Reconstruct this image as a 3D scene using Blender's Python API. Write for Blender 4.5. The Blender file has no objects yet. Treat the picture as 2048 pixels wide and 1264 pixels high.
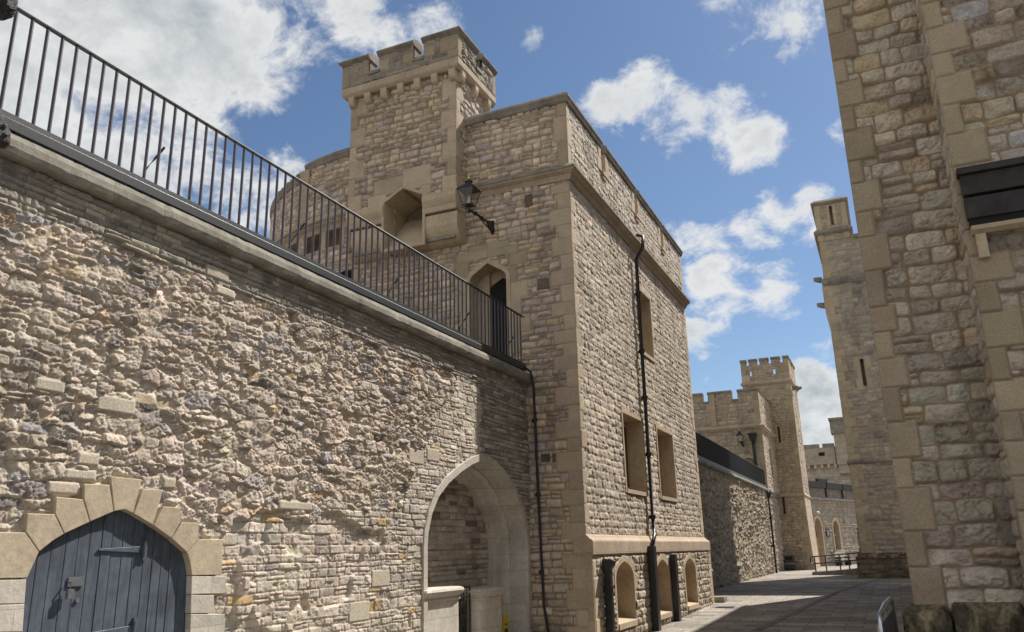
import bpy, bmesh, math, random
import numpy as np
from mathutils import Matrix, Vector

SC = bpy.context.scene
COL = SC.collection
# ------------------------------------------------------------------ camera
CAM_R = np.array([[0.911, 0.134, -0.390], [0.412, -0.245, 0.878], [-0.022, 0.960, 0.278]])
_u, _s, _vt = np.linalg.svd(CAM_R)
CAM_R = _u @ _vt
cam = bpy.data.cameras.new('camera')
cam.sensor_width = 36.0
cam.lens = 28.61
cam.clip_end = 3000
cam_o = bpy.data.objects.new('camera', cam)
COL.objects.link(cam_o)
SC.camera = cam_o
_m = Matrix.Identity(4)
for _i in range(3):
    _m[_i][0] = CAM_R[_i][0]
    _m[_i][1] = CAM_R[_i][1]
    _m[_i][2] = -CAM_R[_i][2]
_m[2][3] = 1.6
cam_o.matrix_world = _m

# ------------------------------------------------------------------ exposure, sun, sky
SC.view_settings.view_transform = 'Standard'
SC.view_settings.look = 'None'
SC.view_settings.exposure = 0.64
SC.view_settings.gamma = 1.0
SUN_TO = Vector((1.0, 2.05, 2.6)).normalized()      # direction towards the sun
sun = bpy.data.lights.new('sun', 'SUN')
sun.energy = 4.6
sun.angle = math.radians(0.55)
sun.color = (1.0, 0.945, 0.87)
sun_o = bpy.data.objects.new('sun', sun)
COL.objects.link(sun_o)
sun_o.location = (20, 40, 60)
sun_o.rotation_euler = SUN_TO.to_track_quat('Z', 'Y').to_euler()

world = bpy.data.worlds.new('World')
SC.world = world
world.use_nodes = True


def build_sky():
    nt = world.node_tree
    N, L = nt.nodes, nt.links
    N.clear()

    def math_(op, a, b=None, c=None, clamp=False):
        n = N.new('ShaderNodeMath')
        n.operation = op
        n.use_clamp = clamp
        for k, x in enumerate((a, b, c)):
            if x is None:
                continue
            if isinstance(x, (int, float)):
                n.inputs[k].default_value = x
            else:
                L.new(x, n.inputs[k])
        return n.outputs[0]
    sky = N.new('ShaderNodeTexSky')
    sky.sky_type = 'NISHITA'
    sky.sun_disc = False
    sky.sun_elevation = math.asin(SUN_TO.z)
    sky.sun_rotation = math.atan2(SUN_TO.x, SUN_TO.y)
    sky.air_density = 1.0
    sky.dust_density = 0.3
    sky.ozone_density = 3.0
    hs = N.new('ShaderNodeHueSaturation')
    hs.inputs['Saturation'].default_value = 1.03
    hs.inputs['Value'].default_value = 1.0
    L.new(sky.outputs[0], hs.inputs['Color'])
    bg_sky = N.new('ShaderNodeBackground')
    bg_sky.inputs['Strength'].default_value = 0.064
    L.new(hs.outputs[0], bg_sky.inputs['Color'])
    tc = N.new('ShaderNodeTexCoord')
    g = tc.outputs['Generated']
    sep = N.new('ShaderNodeSeparateXYZ')
    L.new(g, sep.inputs[0])
    # clouds on a flat layer overhead
    den = math_('ADD', math_('MAXIMUM', sep.outputs[2], 0.0), 0.55)
    cx = math_('DIVIDE', sep.outputs[0], den)
    cy = math_('DIVIDE', sep.outputs[1], den)
    com = N.new('ShaderNodeCombineXYZ')
    L.new(cx, com.inputs[0])
    L.new(cy, com.inputs[1])

    def noise(scale, detail, rough, dist=0.0, off=(0, 0, 0)):
        n = N.new('ShaderNodeTexNoise')
        n.noise_dimensions = '3D'
        mp = N.new('ShaderNodeMapping')
        mp.inputs['Location'].default_value = off
        L.new(com.outputs[0], mp.inputs['Vector'])
        L.new(mp.outputs[0], n.inputs['Vector'])
        n.inputs['Scale'].default_value = scale
        n.inputs['Detail'].default_value = detail
        n.inputs['Roughness'].default_value = rough
        n.inputs['Distortion'].default_value = dist
        return n.outputs['Fac']
    n1 = noise(15.0, 11, 0.64, 0.3)
    n2 = noise(6.5, 7, 0.58, 0.3, (3.1, 1.7, 0.4))
    blobs = CLOUDS
    acc = None
    for (d, r, a) in blobs:
        vm = N.new('ShaderNodeVectorMath')
        vm.operation = 'DISTANCE'
        L.new(g, vm.inputs[0])
        vm.inputs[1].default_value = d
        q = math_('DIVIDE', vm.outputs['Value'], r)
        q = math_('MULTIPLY', q, q)
        v = math_('MULTIPLY', math_('SUBTRACT', 1.0, q), a * 0.95)
        acc = v if acc is None else math_('SMOOTH_MAX', acc, v, 0.35)
    acc = math_('MAXIMUM', acc, -1.0)
    dens = math_('ADD', acc, math_('MULTIPLY', math_('SUBTRACT', n1, 0.5), 3.5))
    dens = math_('ADD', dens, math_('MULTIPLY', math_('SUBTRACT', n2, 0.5), 3.3))
    mr = N.new('ShaderNodeMapRange')
    mr.interpolation_type = 'SMOOTHSTEP'
    L.new(dens, mr.inputs['Value'])
    mr.inputs['From Min'].default_value = 0.0
    mr.inputs['From Max'].default_value = 0.9
    fac = math_('MULTIPLY', mr.outputs[0], 0.94)
    # thin parts catch the sun, thick parts are greyer
    mr2 = N.new('ShaderNodeMapRange')
    L.new(math_('ADD', dens, math_('MULTIPLY', math_('SUBTRACT', n2, 0.5), 2.2)), mr2.inputs['Value'])
    mr2.inputs['From Min'].default_value = 0.7
    mr2.inputs['From Max'].default_value = 2.3
    mix = N.new('ShaderNodeMix')
    mix.data_type = 'RGBA'
    L.new(mr2.outputs[0], mix.inputs['Factor'])
    mix.inputs['A'].default_value = (0.60, 0.605, 0.60, 1)
    mix.inputs['B'].default_value = (0.30, 0.335, 0.355, 1)
    bg_c = N.new('ShaderNodeBackground')
    L.new(mix.outputs['Result'], bg_c.inputs['Color'])
    bg_c.inputs['Strength'].default_value = 0.88
    ms = N.new('ShaderNodeMixShader')
    L.new(fac, ms.inputs[0])
    L.new(bg_sky.outputs[0], ms.inputs[1])
    L.new(bg_c.outputs[0], ms.inputs[2])
    out = N.new('ShaderNodeOutputWorld')
    L.new(ms.outputs[0], out.inputs['Surface'])


def sky_dir(px, py):
    """Unit direction for a cloud given as bearing/altitude read off the photograph."""
    c = np.array([px - 1024.0, -(py - 632.0), 1627.7])
    d = CAM_R @ c
    return tuple(d / np.linalg.norm(d))


CLOUDS = [(sky_dir(x, y), r / (2150.0 if 800 < x < 2048 else 1750.0), a) for x, y, r, a in [
    (60, 60, 330, 1.5), (330, 60, 260, 1.5), (520, 100, 150, 1.0), (130, 260, 260, 1.3), (380, 270, 150, 0.9),
    (500, 380, 110, 0.8), (250, 400, 150, 0.9), (700, 45, 110, 0.8), (890, 45, 90, 0.45), (1035, 105, 50, 0.3),
    (1215, 215, 75, 0.85), (1300, 170, 80, 0.8), (1360, 240, 90, 0.6), (1440, 225, 60, .5), (1490, 280, 105, 1.0), (1590, 30, 80, 0.55), (1430, 20, 90, 0.25),
    (1400, 470, 100, 0.75), (1520, 455, 110, 0.95), (1620, 430, 90, 0.8), (1440, 550, 120, 1.2), (1530, 560, 100, 0.9),
    (1400, 640, 75, 0.7), (1680, 265, 60, 0.6), (1645, 790, 100, 1.2), (1650, 880, 120, 1.2), (1660, 720, 40, 0.5),
    (-500, 200, 420, 1.0), (-400, 700, 300, 0.9), (2500, 300, 350, 1.0), (1000, -700, 500, 0.8), (2300, -300, 350, 0.7)]]
CLOUDS += [((.1, -.95, .3), 1.0, 2.0), ((.75, -.55, .4), .75, 1.6), ((-.7, -.65, .3), .7, 1.4), ((.1, -.3, .95), .45, 1.0)]  # unseen clouds added behind the camera as neutral fill light
build_sky()


# ------------------------------------------------------------------ numpy noise
_tabs = {}


def vn(x, y, seed=0):
    t = _tabs.get(seed)
    if t is None:
        t = _tabs[seed] = np.random.default_rng(9000 + seed).random((256, 256)).astype(np.float32)
    xi = np.floor(x).astype(np.int64)
    yi = np.floor(y).astype(np.int64)
    fx = x - xi
    fy = y - yi
    fx = fx * fx * (3 - 2 * fx)
    fy = fy * fy * (3 - 2 * fy)
    a, b = xi & 255, (xi + 1) & 255
    c, d = yi & 255, (yi + 1) & 255
    return (t[a, c] * (1 - fx) + t[b, c] * fx) * (1 - fy) + (t[a, d] * (1 - fx) + t[b, d] * fx) * fy


def fbm(x, y, seed=0, octv=4, gain=0.5):
    s, a, n = 0.0, 1.0, 0.0
    for k in range(octv):
        s = s + a * vn(x * 2 ** k + 17.3 * k, y * 2 ** k + 5.1 * k, seed + k)
        n += a
        a *= gain
    return s / n


def sstep(x, a, b):
    t = np.clip((x - a) / (b - a), 0, 1)
    return t * t * (3 - 2 * t)


# ------------------------------------------------------------------ masonry layouts
PAL_TOWER = [((.37, .32, .26), 8), ((.34, .295, .25), 6), ((.31, .275, .245), 4), ((.40, .345, .27), 4), ((.37, .30, .21), 2), ((.25, .215, .185), 1)]
PAL_NEAR = [((.35, .31, .26), 6), ((.33, .295, .26), 5), ((.38, .35, .31), 3), ((.35, .29, .215), 1.5), ((.27, .235, .205), 2)]
PAL_RUBBLE = [((.46, .415, .345), 8), ((.42, .375, .315), 6), ((.50, .46, .39), 4), ((.38, .345, .30), 3), ((.34, .33, .32), 2), ((.44, .36, .25), .6), ((.22, .205, .19), .7)]
PAL_COURSE = [((.53, .485, .415), 9), ((.49, .44, .37), 6), ((.56, .515, .445), 4), ((.43, .40, .355), 2), ((.47, .36, .20), .9), ((.36, .33, .30), .8)]
PAL_FAR = [((.38, .335, .27), 6), ((.35, .31, .255), 5), ((.41, .36, .28), 3), ((.30, .27, .235), 1)]
for _p, _w in ((PAL_TOWER, (1.50, 1.43, 1.42)), (PAL_NEAR, (1.36, 1.31, 1.22)), (PAL_RUBBLE, (1.20, 1.13, 1.13)), (PAL_COURSE, (1.08, 1.03, 1.02)), (PAL_FAR, (1.20, 1.13, 1.08))):
    _p[:] = [(tuple(np.array(c) * np.array(_w)), w) for c, w in _p]
BUFF = (.46, .365, .27)


def pick(pal, n, rng, jit=0.07):
    c = np.array([p[0] for p in pal])
    w = np.array([p[1] for p in pal], float)
    i = rng.choice(len(pal), n, p=w / w.sum())
    o = c[i] * (1 + jit * rng.standard_normal((n, 1)))
    o = o * (1 + 0.011 * rng.standard_normal((n, 3)))
    return np.clip(o, .03, .8)


def coursed(U, V, seed, ch, wr, split=0.15, warp=0.010, wf=3.0, r=0.02):
    """Squared rubble in courses: distance to the joint, stone id and place within the stone, per grid point."""
    rng = np.random.default_rng(seed)
    Uw = U + warp * (2 * fbm(U * wf, V * wf, seed, 3) - 1) * 1.6
    Vw = V + warp * (2 * fbm(U * wf + 31, V * wf + 7, seed + 3, 3) - 1) * 1.4
    v0, v1 = V.min() - 1, V.max() + 1
    ve = [v0]
    while ve[-1] < v1:
        ve.append(ve[-1] + rng.uniform(*ch))
    ve = np.array(ve)
    K = np.searchsorted(ve, Vw) - 1
    left = np.zeros_like(U)
    right = np.zeros_like(U)
    bot = np.zeros_like(U)
    top = np.zeros_like(U)
    sid = np.zeros(U.shape, np.int64)
    base = 0
    u0, u1 = U.min() - 2, U.max() + 1
    for c in np.unique(K):
        m = K == c
        h = ve[c + 1] - ve[c]
        ue = [u0 - rng.random() * wr[1]]
        while ue[-1] < u1:
            ue.append(ue[-1] + rng.uniform(*wr) * (0.75 + 0.5 * h / ch[1]))
        ue = np.array(ue)
        j = np.searchsorted(ue, Uw[m]) - 1
        n = len(ue)
        sp = rng.random(n) < split * (h / ch[1])
        ra = rng.uniform(.36, .64, n)
        L_, R_ = ue[j], ue[np.minimum(j + 1, n - 1)]
        mid = ve[c] + ra[j] * h
        up = (Vw[m] > mid) & sp[j]
        dn = (~up) & sp[j]
        left[m], right[m] = L_, R_
        bot[m] = np.where(up, mid, ve[c])
        top[m] = np.where(dn, mid, ve[c + 1])
        sid[m] = base + 2 * j + up
        base += 2 * n + 2
    du = np.minimum(Uw - left, right - Uw)
    dv = np.minimum(Vw - bot, top - Vw)
    qx, qy = np.clip(r - du, 0, None), np.clip(r - dv, 0, None)
    d = np.where((qx > 0) & (qy > 0), r - np.sqrt(qx * qx + qy * qy), np.minimum(du, dv))
    lu = (Uw - (left + right) / 2) / ((right - left) / 2 + 1e-6)
    lv = (Vw - (bot + top) / 2) / ((top - bot) / 2 + 1e-6)
    return d, sid, np.clip(lu, -1, 1), np.clip(lv, -1, 1), base


def rubble(U, V, seed, a, b, warp=0.05):
    """Random rubble: weighted cells a wide and b tall."""
    rng = np.random.default_rng(seed)
    Uw = U + warp * (2 * fbm(U * 4, V * 5, seed, 4) - 1) * 1.3
    Vw = V + warp * .7 * (2 * fbm(U * 4 + 50, V * 6 + 9, seed + 5, 4) - 1) * 1.3
    x, y = Uw / a + 40, Vw / b + 40
    xi, yi = np.floor(x).astype(int), np.floor(y).astype(int)
    jx = rng.random((512, 512))
    jy = rng.random((512, 512))
    jw = rng.random((512, 512)) ** 1.7 * 0.75
    F1 = np.full(U.shape, 9.)
    F2 = np.full(U.shape, 9.)
    sid = np.zeros(U.shape, np.int64)
    lu = np.zeros_like(U)
    lv = np.zeros_like(U)
    for dx in (-2, -1, 0, 1, 2):
        for dy in (-2, -1, 0, 1, 2):
            if abs(dx) + abs(dy) > 3:
                continue
            ci, cj = (xi + dx) & 511, (yi + dy) & 511
            ex = x - (xi + dx + jx[ci, cj])
            ey = y - (yi + dy + jy[ci, cj])
            D = (np.abs(ex) ** 3.4 + np.abs(ey) ** 3.4) ** (1 / 3.4) - jw[ci, cj]
            m = D < F1
            F2 = np.where(m, F1, np.minimum(F2, D))
            F1 = np.where(m, D, F1)
            sid = np.where(m, ci * 512 + cj, sid)
            lu = np.where(m, ex, lu)
            lv = np.where(m, ey, lv)
    return (F2 - F1) * 0.5 * b * 1.15, sid, np.clip(lu, -1, 1), np.clip(lv, -1, 1), 512 * 512


def relief(U, V, lay, seed, pal, mortar_col, joint=.006, bevel=.012, deep=.018, proud=.012, pillow=.012, tilt=.006, rough=.010, rf=14., facet=0., jit=.07):
    """Height and colour of a masonry layout."""
    d, sid, lu, lv, n = lay
    rng = np.random.default_rng(seed + 77)
    pr = rng.normal(0, proud, n)
    tu, tv = rng.normal(0, tilt, n), rng.normal(0, tilt, n)
    ox, oy = rng.uniform(0, 200, n), rng.uniform(0, 200, n)
    ra = rough * rng.uniform(.5, 1.5, n)
    t = sstep(d, joint, joint + bevel)
    pil = (1 - lu ** 4) * (1 - lv ** 4)
    nz = fbm(U * rf + ox[sid], V * rf * 1.2 + oy[sid], seed + 11, 4, .55) - .5
    rg = np.abs(fbm(U * rf * .7 + oy[sid], V * rf * .7 + ox[sid], seed + 15, 3) - .5) * 2
    h = t * (pr[sid] + pillow * pil + tu[sid] * lu + tv[sid] * lv + ra[sid] * (2.2 * nz - 1.2 * (rg < .12) * (.12 - rg) / .12)) - deep * (1 - t)
    if facet:
        for k in range(2):
            an = rng.uniform(0, math.pi, n)
            of = rng.uniform(-.45, .45, n)
            st = facet * rng.uniform(.2, 1.3, n)
            h = h - t * st[sid] * np.abs(lu * np.cos(an)[sid] + lv * np.sin(an)[sid] - of[sid])
        cr = np.abs(fbm(U * 16 + ox[sid], V * 34 + oy[sid], seed + 17, 3, .6) - .5)
        h = h - t * facet * .9 * np.clip(.09 - cr, 0, 1) / .09
    h = h + .004 * (fbm(U * 30, V * 30, seed + 21, 3) - .5)
    colr = pick(pal, n, rng, jit)
    c = colr[sid]
    f1 = fbm(U * 9 + ox[sid], V * 9 + oy[sid], seed + 31, 4, .6)
    f2 = fbm(U * .9, V * .9, seed + 36, 4)
    c = c * (1 + .55 * (f1 - .5))[..., None]
    c = c * (1 + np.array([.30, .27, .22]) * (f2 - .5)[..., None])
    f3 = fbm(U * 1.3 + 11, V * 1.3 + 5, seed + 38, 4) - .5
    c = c * (1 + np.array([.035, -.005, .06]) * 2 * f3[..., None])
    soot = sstep(fbm(U * 2.4 + 3, V * .7, seed + 39, 5, .6), .54, .74)
    c = c * (1 - .26 * soot)[..., None]
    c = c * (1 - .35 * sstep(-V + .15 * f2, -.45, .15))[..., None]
    mc = np.array(mortar_col) * np.array([1.04, .96, .86]) * (1 + .35 * (fbm(U * 6, V * 6, seed + 41, 4) - .5))[..., None]
    tc = sstep(d, joint * .6, joint + bevel * .5)[..., None]
    c = c * tc + mc * (1 - tc)
    return h, c


class Sheet:
    """One masonry face modelled as relief over a grid; pos(u, v, h) gives the place in the world."""

    def __init__(s, u0, u1, v0, v1, res, pos):
        s.nu = max(2, int(round((u1 - u0) / res)) + 1)
        s.nv = max(2, int(round((v1 - v0) / res)) + 1)
        s.u = np.linspace(u0, u1, s.nu)
        s.v = np.linspace(v0, v1, s.nv)
        s.U, s.V = np.meshgrid(s.u, s.v, indexing='ij')
        s.pos = pos
        s.h = np.zeros_like(s.U)
        s.c = np.zeros(s.U.shape + (3,)) + .3
        s.hole = np.zeros(s.U.shape, bool)

    def put(s, m, h, c):
        s.h = np.where(m, h, s.h)
        s.c = np.where(m[..., None], c, s.c)

    def blocks(s, rects, seed, h=.006, col=BUFF, gap=.004, amp=.003, pad=.014):
        """Smooth dressed blocks set in the face."""
        rng = np.random.default_rng(seed)
        for (a, b, c, d) in rects:
            i0, i1 = np.searchsorted(s.u, a - pad), np.searchsorted(s.u, b + pad)
            j0, j1 = np.searchsorted(s.v, c - pad), np.searchsorted(s.v, d + pad)
            if i1 <= i0 or j1 <= j0:
                continue
            U, V = s.U[i0:i1, j0:j1], s.V[i0:i1, j0:j1]
            dd = np.minimum(np.minimum(U - a, b - U), np.minimum(V - c, d - V))
            t = sstep(dd, 0, gap * 2)
            k = np.array(col) * (1 + .085 * rng.standard_normal()) * (1 + .011 * rng.standard_normal(3))
            hh = h + rng.normal(0, amp)
            H = hh * t + (hh - .014) * (1 - t) + .003 * (fbm(U * 20, V * 20, seed + 3, 3) - .5)
            f = fbm(U * 5 + a * 7, V * 5, seed + 5, 4, .6)
            C = k * (1 + .30 * (f - .5))[..., None]
            C = C * (.80 + .20 * t)[..., None]
            m = dd > -pad
            s.h[i0:i1, j0:j1] = np.where(m, H, s.h[i0:i1, j0:j1])
            s.c[i0:i1, j0:j1] = np.where(m[..., None], C, s.c[i0:i1, j0:j1])

    def cut(s, inside):
        s.hole |= inside(s.U, s.V)

    def flush_edge(s, w=.02, lo_u=False, hi_u=False, lo_v=False, hi_v=False):
        for on, dd in ((lo_u, s.U - s.u[0]), (hi_u, s.u[-1] - s.U), (lo_v, s.V - s.v[0]), (hi_v, s.v[-1] - s.V)):
            if on:
                s.h = s.h * sstep(dd, 0, w)

    def build(s, name, mat, parent=None):
        X, Y, Z = s.pos(s.U, s.V, s.h)
        co = np.stack([X, Y, Z], -1).reshape(-1, 3).astype(np.float32)
        idx = np.arange(s.nu * s.nv).reshape(s.nu, s.nv)
        q = np.stack([idx[:-1, :-1], idx[1:, :-1], idx[1:, 1:], idx[:-1, 1:]], -1)
        bad = s.hole[:-1, :-1] | s.hole[1:, :-1] | s.hole[1:, 1:] | s.hole[:-1, 1:]
        q = q[~bad].reshape(-1, 4)
        used = np.zeros(len(co), bool)
        used[q.ravel()] = True
        mp = np.cumsum(used) - 1
        co = co[used]
        q = mp[q].astype(np.int32)
        colr = s.c.reshape(-1, 3)[used]
        me = bpy.data.meshes.new(name)
        me.vertices.add(len(co))
        me.vertices.foreach_set('co', co.ravel())
        me.loops.add(q.size)
        me.loops.foreach_set('vertex_index', q.ravel())
        me.polygons.add(len(q))
        me.polygons.foreach_set('loop_start', np.arange(0, q.size, 4, dtype=np.int32))
        me.polygons.foreach_set('loop_total', np.full(len(q), 4, np.int32))
        me.polygons.foreach_set('use_smooth', np.ones(len(q), bool))
        at = me.attributes.new('Col', 'FLOAT_COLOR', 'POINT')
        rgba = np.ones((len(co), 4), np.float32)
        rgba[:, :3] = np.clip(colr, 0.01, .85)
        at.data.foreach_set('color', rgba.ravel())
        me.update()
        me.validate()
        me.materials.append(mat)
        o = bpy.data.objects.new(name, me)
        COL.objects.link(o)
        o.parent = parent
        return o


def plane_x(X0, sgn=1):            # face looking along +X (sgn 1) or -X
    return lambda u, v, h: (X0 + sgn * h, u + 0 * h, v + 0 * h)


def plane_y(Y0, sgn=-1):           # face looking along -Y
    return lambda u, v, h: (u + 0 * h, Y0 + sgn * h, v + 0 * h)


def quoin_rects(at, side, v0, v1, seed, hh=(.26, .36), long=.42, short=.25):
    """Corner blocks, long and short in turn; side +1 runs to larger u."""
    rng = np.random.default_rng(seed)
    out, v, k = [], v0, 0
    while v < v1 - .05:
        t = min(v + rng.uniform(*hh), v1)
        w = (long if k % 2 else short) * rng.uniform(.88, 1.12)
        out.append((at, at + w, v, t) if side > 0 else (at - w, at, v, t))
        v = t
        k += 1
    return out


# ------------------------------------------------------------------ materials
def node_mat(name, build):
    m = bpy.data.materials.new(name)
    m.use_nodes = True
    nt = m.node_tree
    b = nt.nodes['Principled BSDF']
    build(nt, b)
    return m


def _tex(nt, kind, **kw):
    n = nt.nodes.new(kind)
    for k, v in kw.items():
        n.inputs[k].default_value = v
    return n


def _pos(nt):
    return nt.nodes.new('ShaderNodeNewGeometry').outputs['Position']


def _bump(nt, b, src, strength, dist):
    bp = nt.nodes.new('ShaderNodeBump')
    bp.inputs['Strength'].default_value = strength
    bp.inputs['Distance'].default_value = dist
    nt.links.new(src, bp.inputs['Height'])
    nt.links.new(bp.outputs[0], b.inputs['Normal'])
    return bp


def _mulnoise(nt, colsock, scale, lo, hi, detail=6):
    n = _tex(nt, 'ShaderNodeTexNoise', Scale=scale, Detail=detail, Roughness=.65)
    nt.links.new(_pos(nt), n.inputs['Vector'])
    mr = _tex(nt, 'ShaderNodeMapRange')
    mr.inputs['From Min'].default_value = .3
    mr.inputs['From Max'].default_value = .7
    mr.inputs['To Min'].default_value = lo
    mr.inputs['To Max'].default_value = hi
    nt.links.new(n.outputs['Fac'], mr.inputs['Value'])
    vm = nt.nodes.new('ShaderNodeVectorMath')
    vm.operation = 'SCALE'
    nt.links.new(colsock, vm.inputs[0])
    nt.links.new(mr.outputs[0], vm.inputs['Scale'])
    return vm.outputs[0], n.outputs['Fac']


def stone_mat(name, bscale=45., bd=.012):
    def f(nt, b):
        a = nt.nodes.new('ShaderNodeAttribute')
        a.attribute_name = 'Col'
        c, _ = _mulnoise(nt, a.outputs['Color'], bscale * .8, .80, 1.20)
        nt.links.new(c, b.inputs['Base Color'])
        b.inputs['Roughness'].default_value = .95
        b.inputs['Specular IOR Level'].default_value = .15
        n = _tex(nt, 'ShaderNodeTexNoise', Scale=bscale, Detail=5., Roughness=.7)
        nt.links.new(_pos(nt), n.inputs['Vector'])
        _bump(nt, b, n.outputs['Fac'], .7, bd)
    return node_mat(name, f)


def plain_stone(name, col, joints=True, dark=0.0, bw=.62, bh=.31):
    """Dressed stone with fine joints and weathering."""
    def f(nt, b):
        L = nt.links
        rgb = nt.nodes.new('ShaderNodeRGB')
        rgb.outputs[0].default_value = col + (1,)
        src = rgb.outputs[0]
        if joints:
            sp = nt.nodes.new('ShaderNodeSeparateXYZ')
            L.new(_pos(nt), sp.inputs[0])
            ad = nt.nodes.new('ShaderNodeMath')
            ad.operation = 'ADD'
            L.new(sp.outputs[0], ad.inputs[0])
            L.new(sp.outputs[1], ad.inputs[1])
            cb = nt.nodes.new('ShaderNodeCombineXYZ')
            L.new(ad.outputs[0], cb.inputs[0])
            L.new(sp.outputs[2], cb.inputs[1])
            br = _tex(nt, 'ShaderNodeTexBrick', Scale=1.0)
            br.inputs['Mortar Size'].default_value = .005
            br.inputs['Brick Width'].default_value = bw
            br.inputs['Row Height'].default_value = bh
            br.inputs['Color1'].default_value = tuple(x * .92 for x in col) + (1,)
            br.inputs['Color2'].default_value = tuple(x * 1.08 for x in col) + (1,)
            br.inputs['Mortar'].default_value = tuple(x * .72 for x in col) + (1,)
            L.new(cb.outputs[0], br.inputs['Vector'])
            src = br.outputs['Color']
        c, _ = _mulnoise(nt, src, 2.2, .84 - dark, 1.12)
        c, _ = _mulnoise(nt, c, 14., .84, 1.12)
        L.new(c, b.inputs['Base Color'])
        b.inputs['Roughness'].default_value = .92
        b.inputs['Specular IOR Level'].default_value = .15
        n = _tex(nt, 'ShaderNodeTexNoise', Scale=30., Detail=6., Roughness=.7)
        L.new(_pos(nt), n.inputs['Vector'])
        _bump(nt, b, n.outputs['Fac'], .5, .010)
    return node_mat(name, f)


def paint(name, col, rough=.45, metal=0., nscale=25., lo=.8, hi=1.2, bump=.2, bd=.003):
    def f(nt, b):
        rgb = nt.nodes.new('ShaderNodeRGB')
        rgb.outputs[0].default_value = col + (1,)
        c, _ = _mulnoise(nt, rgb.outputs[0], nscale, lo, hi)
        nt.links.new(c, b.inputs['Base Color'])
        b.inputs['Roughness'].default_value = rough
        b.inputs['Metallic'].default_value = metal
        n = _tex(nt, 'ShaderNodeTexNoise', Scale=nscale * 3, Detail=4.)
        nt.links.new(_pos(nt), n.inputs['Vector'])
        _bump(nt, b, n.outputs['Fac'], bump, bd)
    return node_mat(name, f)


M_RUB = stone_mat('rubble_stone', 55, .010)
M_TOW = stone_mat('squared_stone', 40, .012)
M_NEAR = stone_mat('near_stone', 70, .012)
M_FAR = stone_mat('far_stone', 18, .03)
M_BUFF = plain_stone('buff_dressed_stone', BUFF)
M_BUFF_SMOOTH = plain_stone('buff_smooth_stone', (.51, .405, .285), joints=False)
M_VOUS = plain_stone('voussoir_stone', (.52, .435, .315), joints=False, dark=.1)
M_PALE = plain_stone('pale_dressed_stone', (.56, .515, .445))
M_CAPST = plain_stone('weathered_coping_stone', (.30, .265, .22), dark=.3)
M_LEDGE = plain_stone('grey_coping_stone', (.33, .305, .255), dark=.34, bw=1.4, bh=3.)
M_MOSS = None
M_IRON = paint('black_iron', (.018, .018, .02), .42)
M_RAIL = paint('grey_painted_iron', (.066, .055, .071), .45)
M_RAILTOP = paint('rail_bar_iron', (.032, .037, .041), .42)
M_DOOR = None
M_DARK = paint('dark_interior', (.012, .011, .011), .9)
M_GOLD = paint('gilt', (.75, .52, .14), .3, 1.)
M_TIMBER = paint('black_timber', (.034, .030, .030), .85, nscale=8., lo=.6, hi=1.5)
M_STEEL = paint('galvanised_steel', (.55, .57, .60), .28, 1., nscale=12.)
M_YEL = paint('yellow_plastic', (.62, .43, .03), .4)
M_WIRE = paint('dark_wire', (.060, .056, .060), .6, .3, nscale=60., lo=.5, hi=1.6, bump=1., bd=.02)
M_LEAD = paint('lead_roof', (.12, .125, .13), .6)
M_WHITE = paint('opal_mantle', (.75, .73, .68), .4)


def _glass():
    m = bpy.data.materials.new('lantern_glass')
    m.use_nodes = True
    nt = m.node_tree
    nt.nodes.clear()
    o = nt.nodes.new('ShaderNodeOutputMaterial')
    t = nt.nodes.new('ShaderNodeBsdfTransparent')
    t.inputs[0].default_value = (.86, .84, .83, 1)
    g = nt.nodes.new('ShaderNodeBsdfGlossy')
    g.inputs['Roughness'].default_value = .08
    mx = nt.nodes.new('ShaderNodeMixShader')
    mx.inputs[0].default_value = .07
    nt.links.new(t.outputs[0], mx.inputs[1])
    nt.links.new(g.outputs[0], mx.inputs[2])
    nt.links.new(mx.outputs[0], o.inputs[0])
    return m


M_GLASS = _glass()
M_PANE = paint('dark_window_glass', (.02, .024, .028), .08)


def _moss():
    def f(nt, b):
        L = nt.links
        mp = nt.nodes.new('ShaderNodeMapping')
        mp.inputs['Scale'].default_value = (1, 1, .45)
        L.new(_pos(nt), mp.inputs['Vector'])
        n = _tex(nt, 'ShaderNodeTexNoise', Scale=5.5, Detail=8., Roughness=.68, Distortion=.4)
        L.new(mp.outputs[0], n.inputs['Vector'])
        cr = nt.nodes.new('ShaderNodeValToRGB')
        e = cr.color_ramp.elements
        e[0].position, e[0].color = .38, (.045, .040, .030, 1)
        e[1].position, e[1].color = .66, (.34, .265, .17, 1)
        m = e.new(.50)
        m.color = (.115, .095, .062, 1)
        L.new(n.outputs['Fac'], cr.inputs[0])
        c, k = _mulnoise(nt, cr.outputs[0], 26., .65, 1.35)
        L.new(c, b.inputs['Base Color'])
        b.inputs['Roughness'].default_value = .95
        b.inputs['Specular IOR Level'].default_value = .1
        _bump(nt, b, k, .9, .012)
    return node_mat('mossy_plinth_stone', f)


M_MOSS = _moss()


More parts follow.
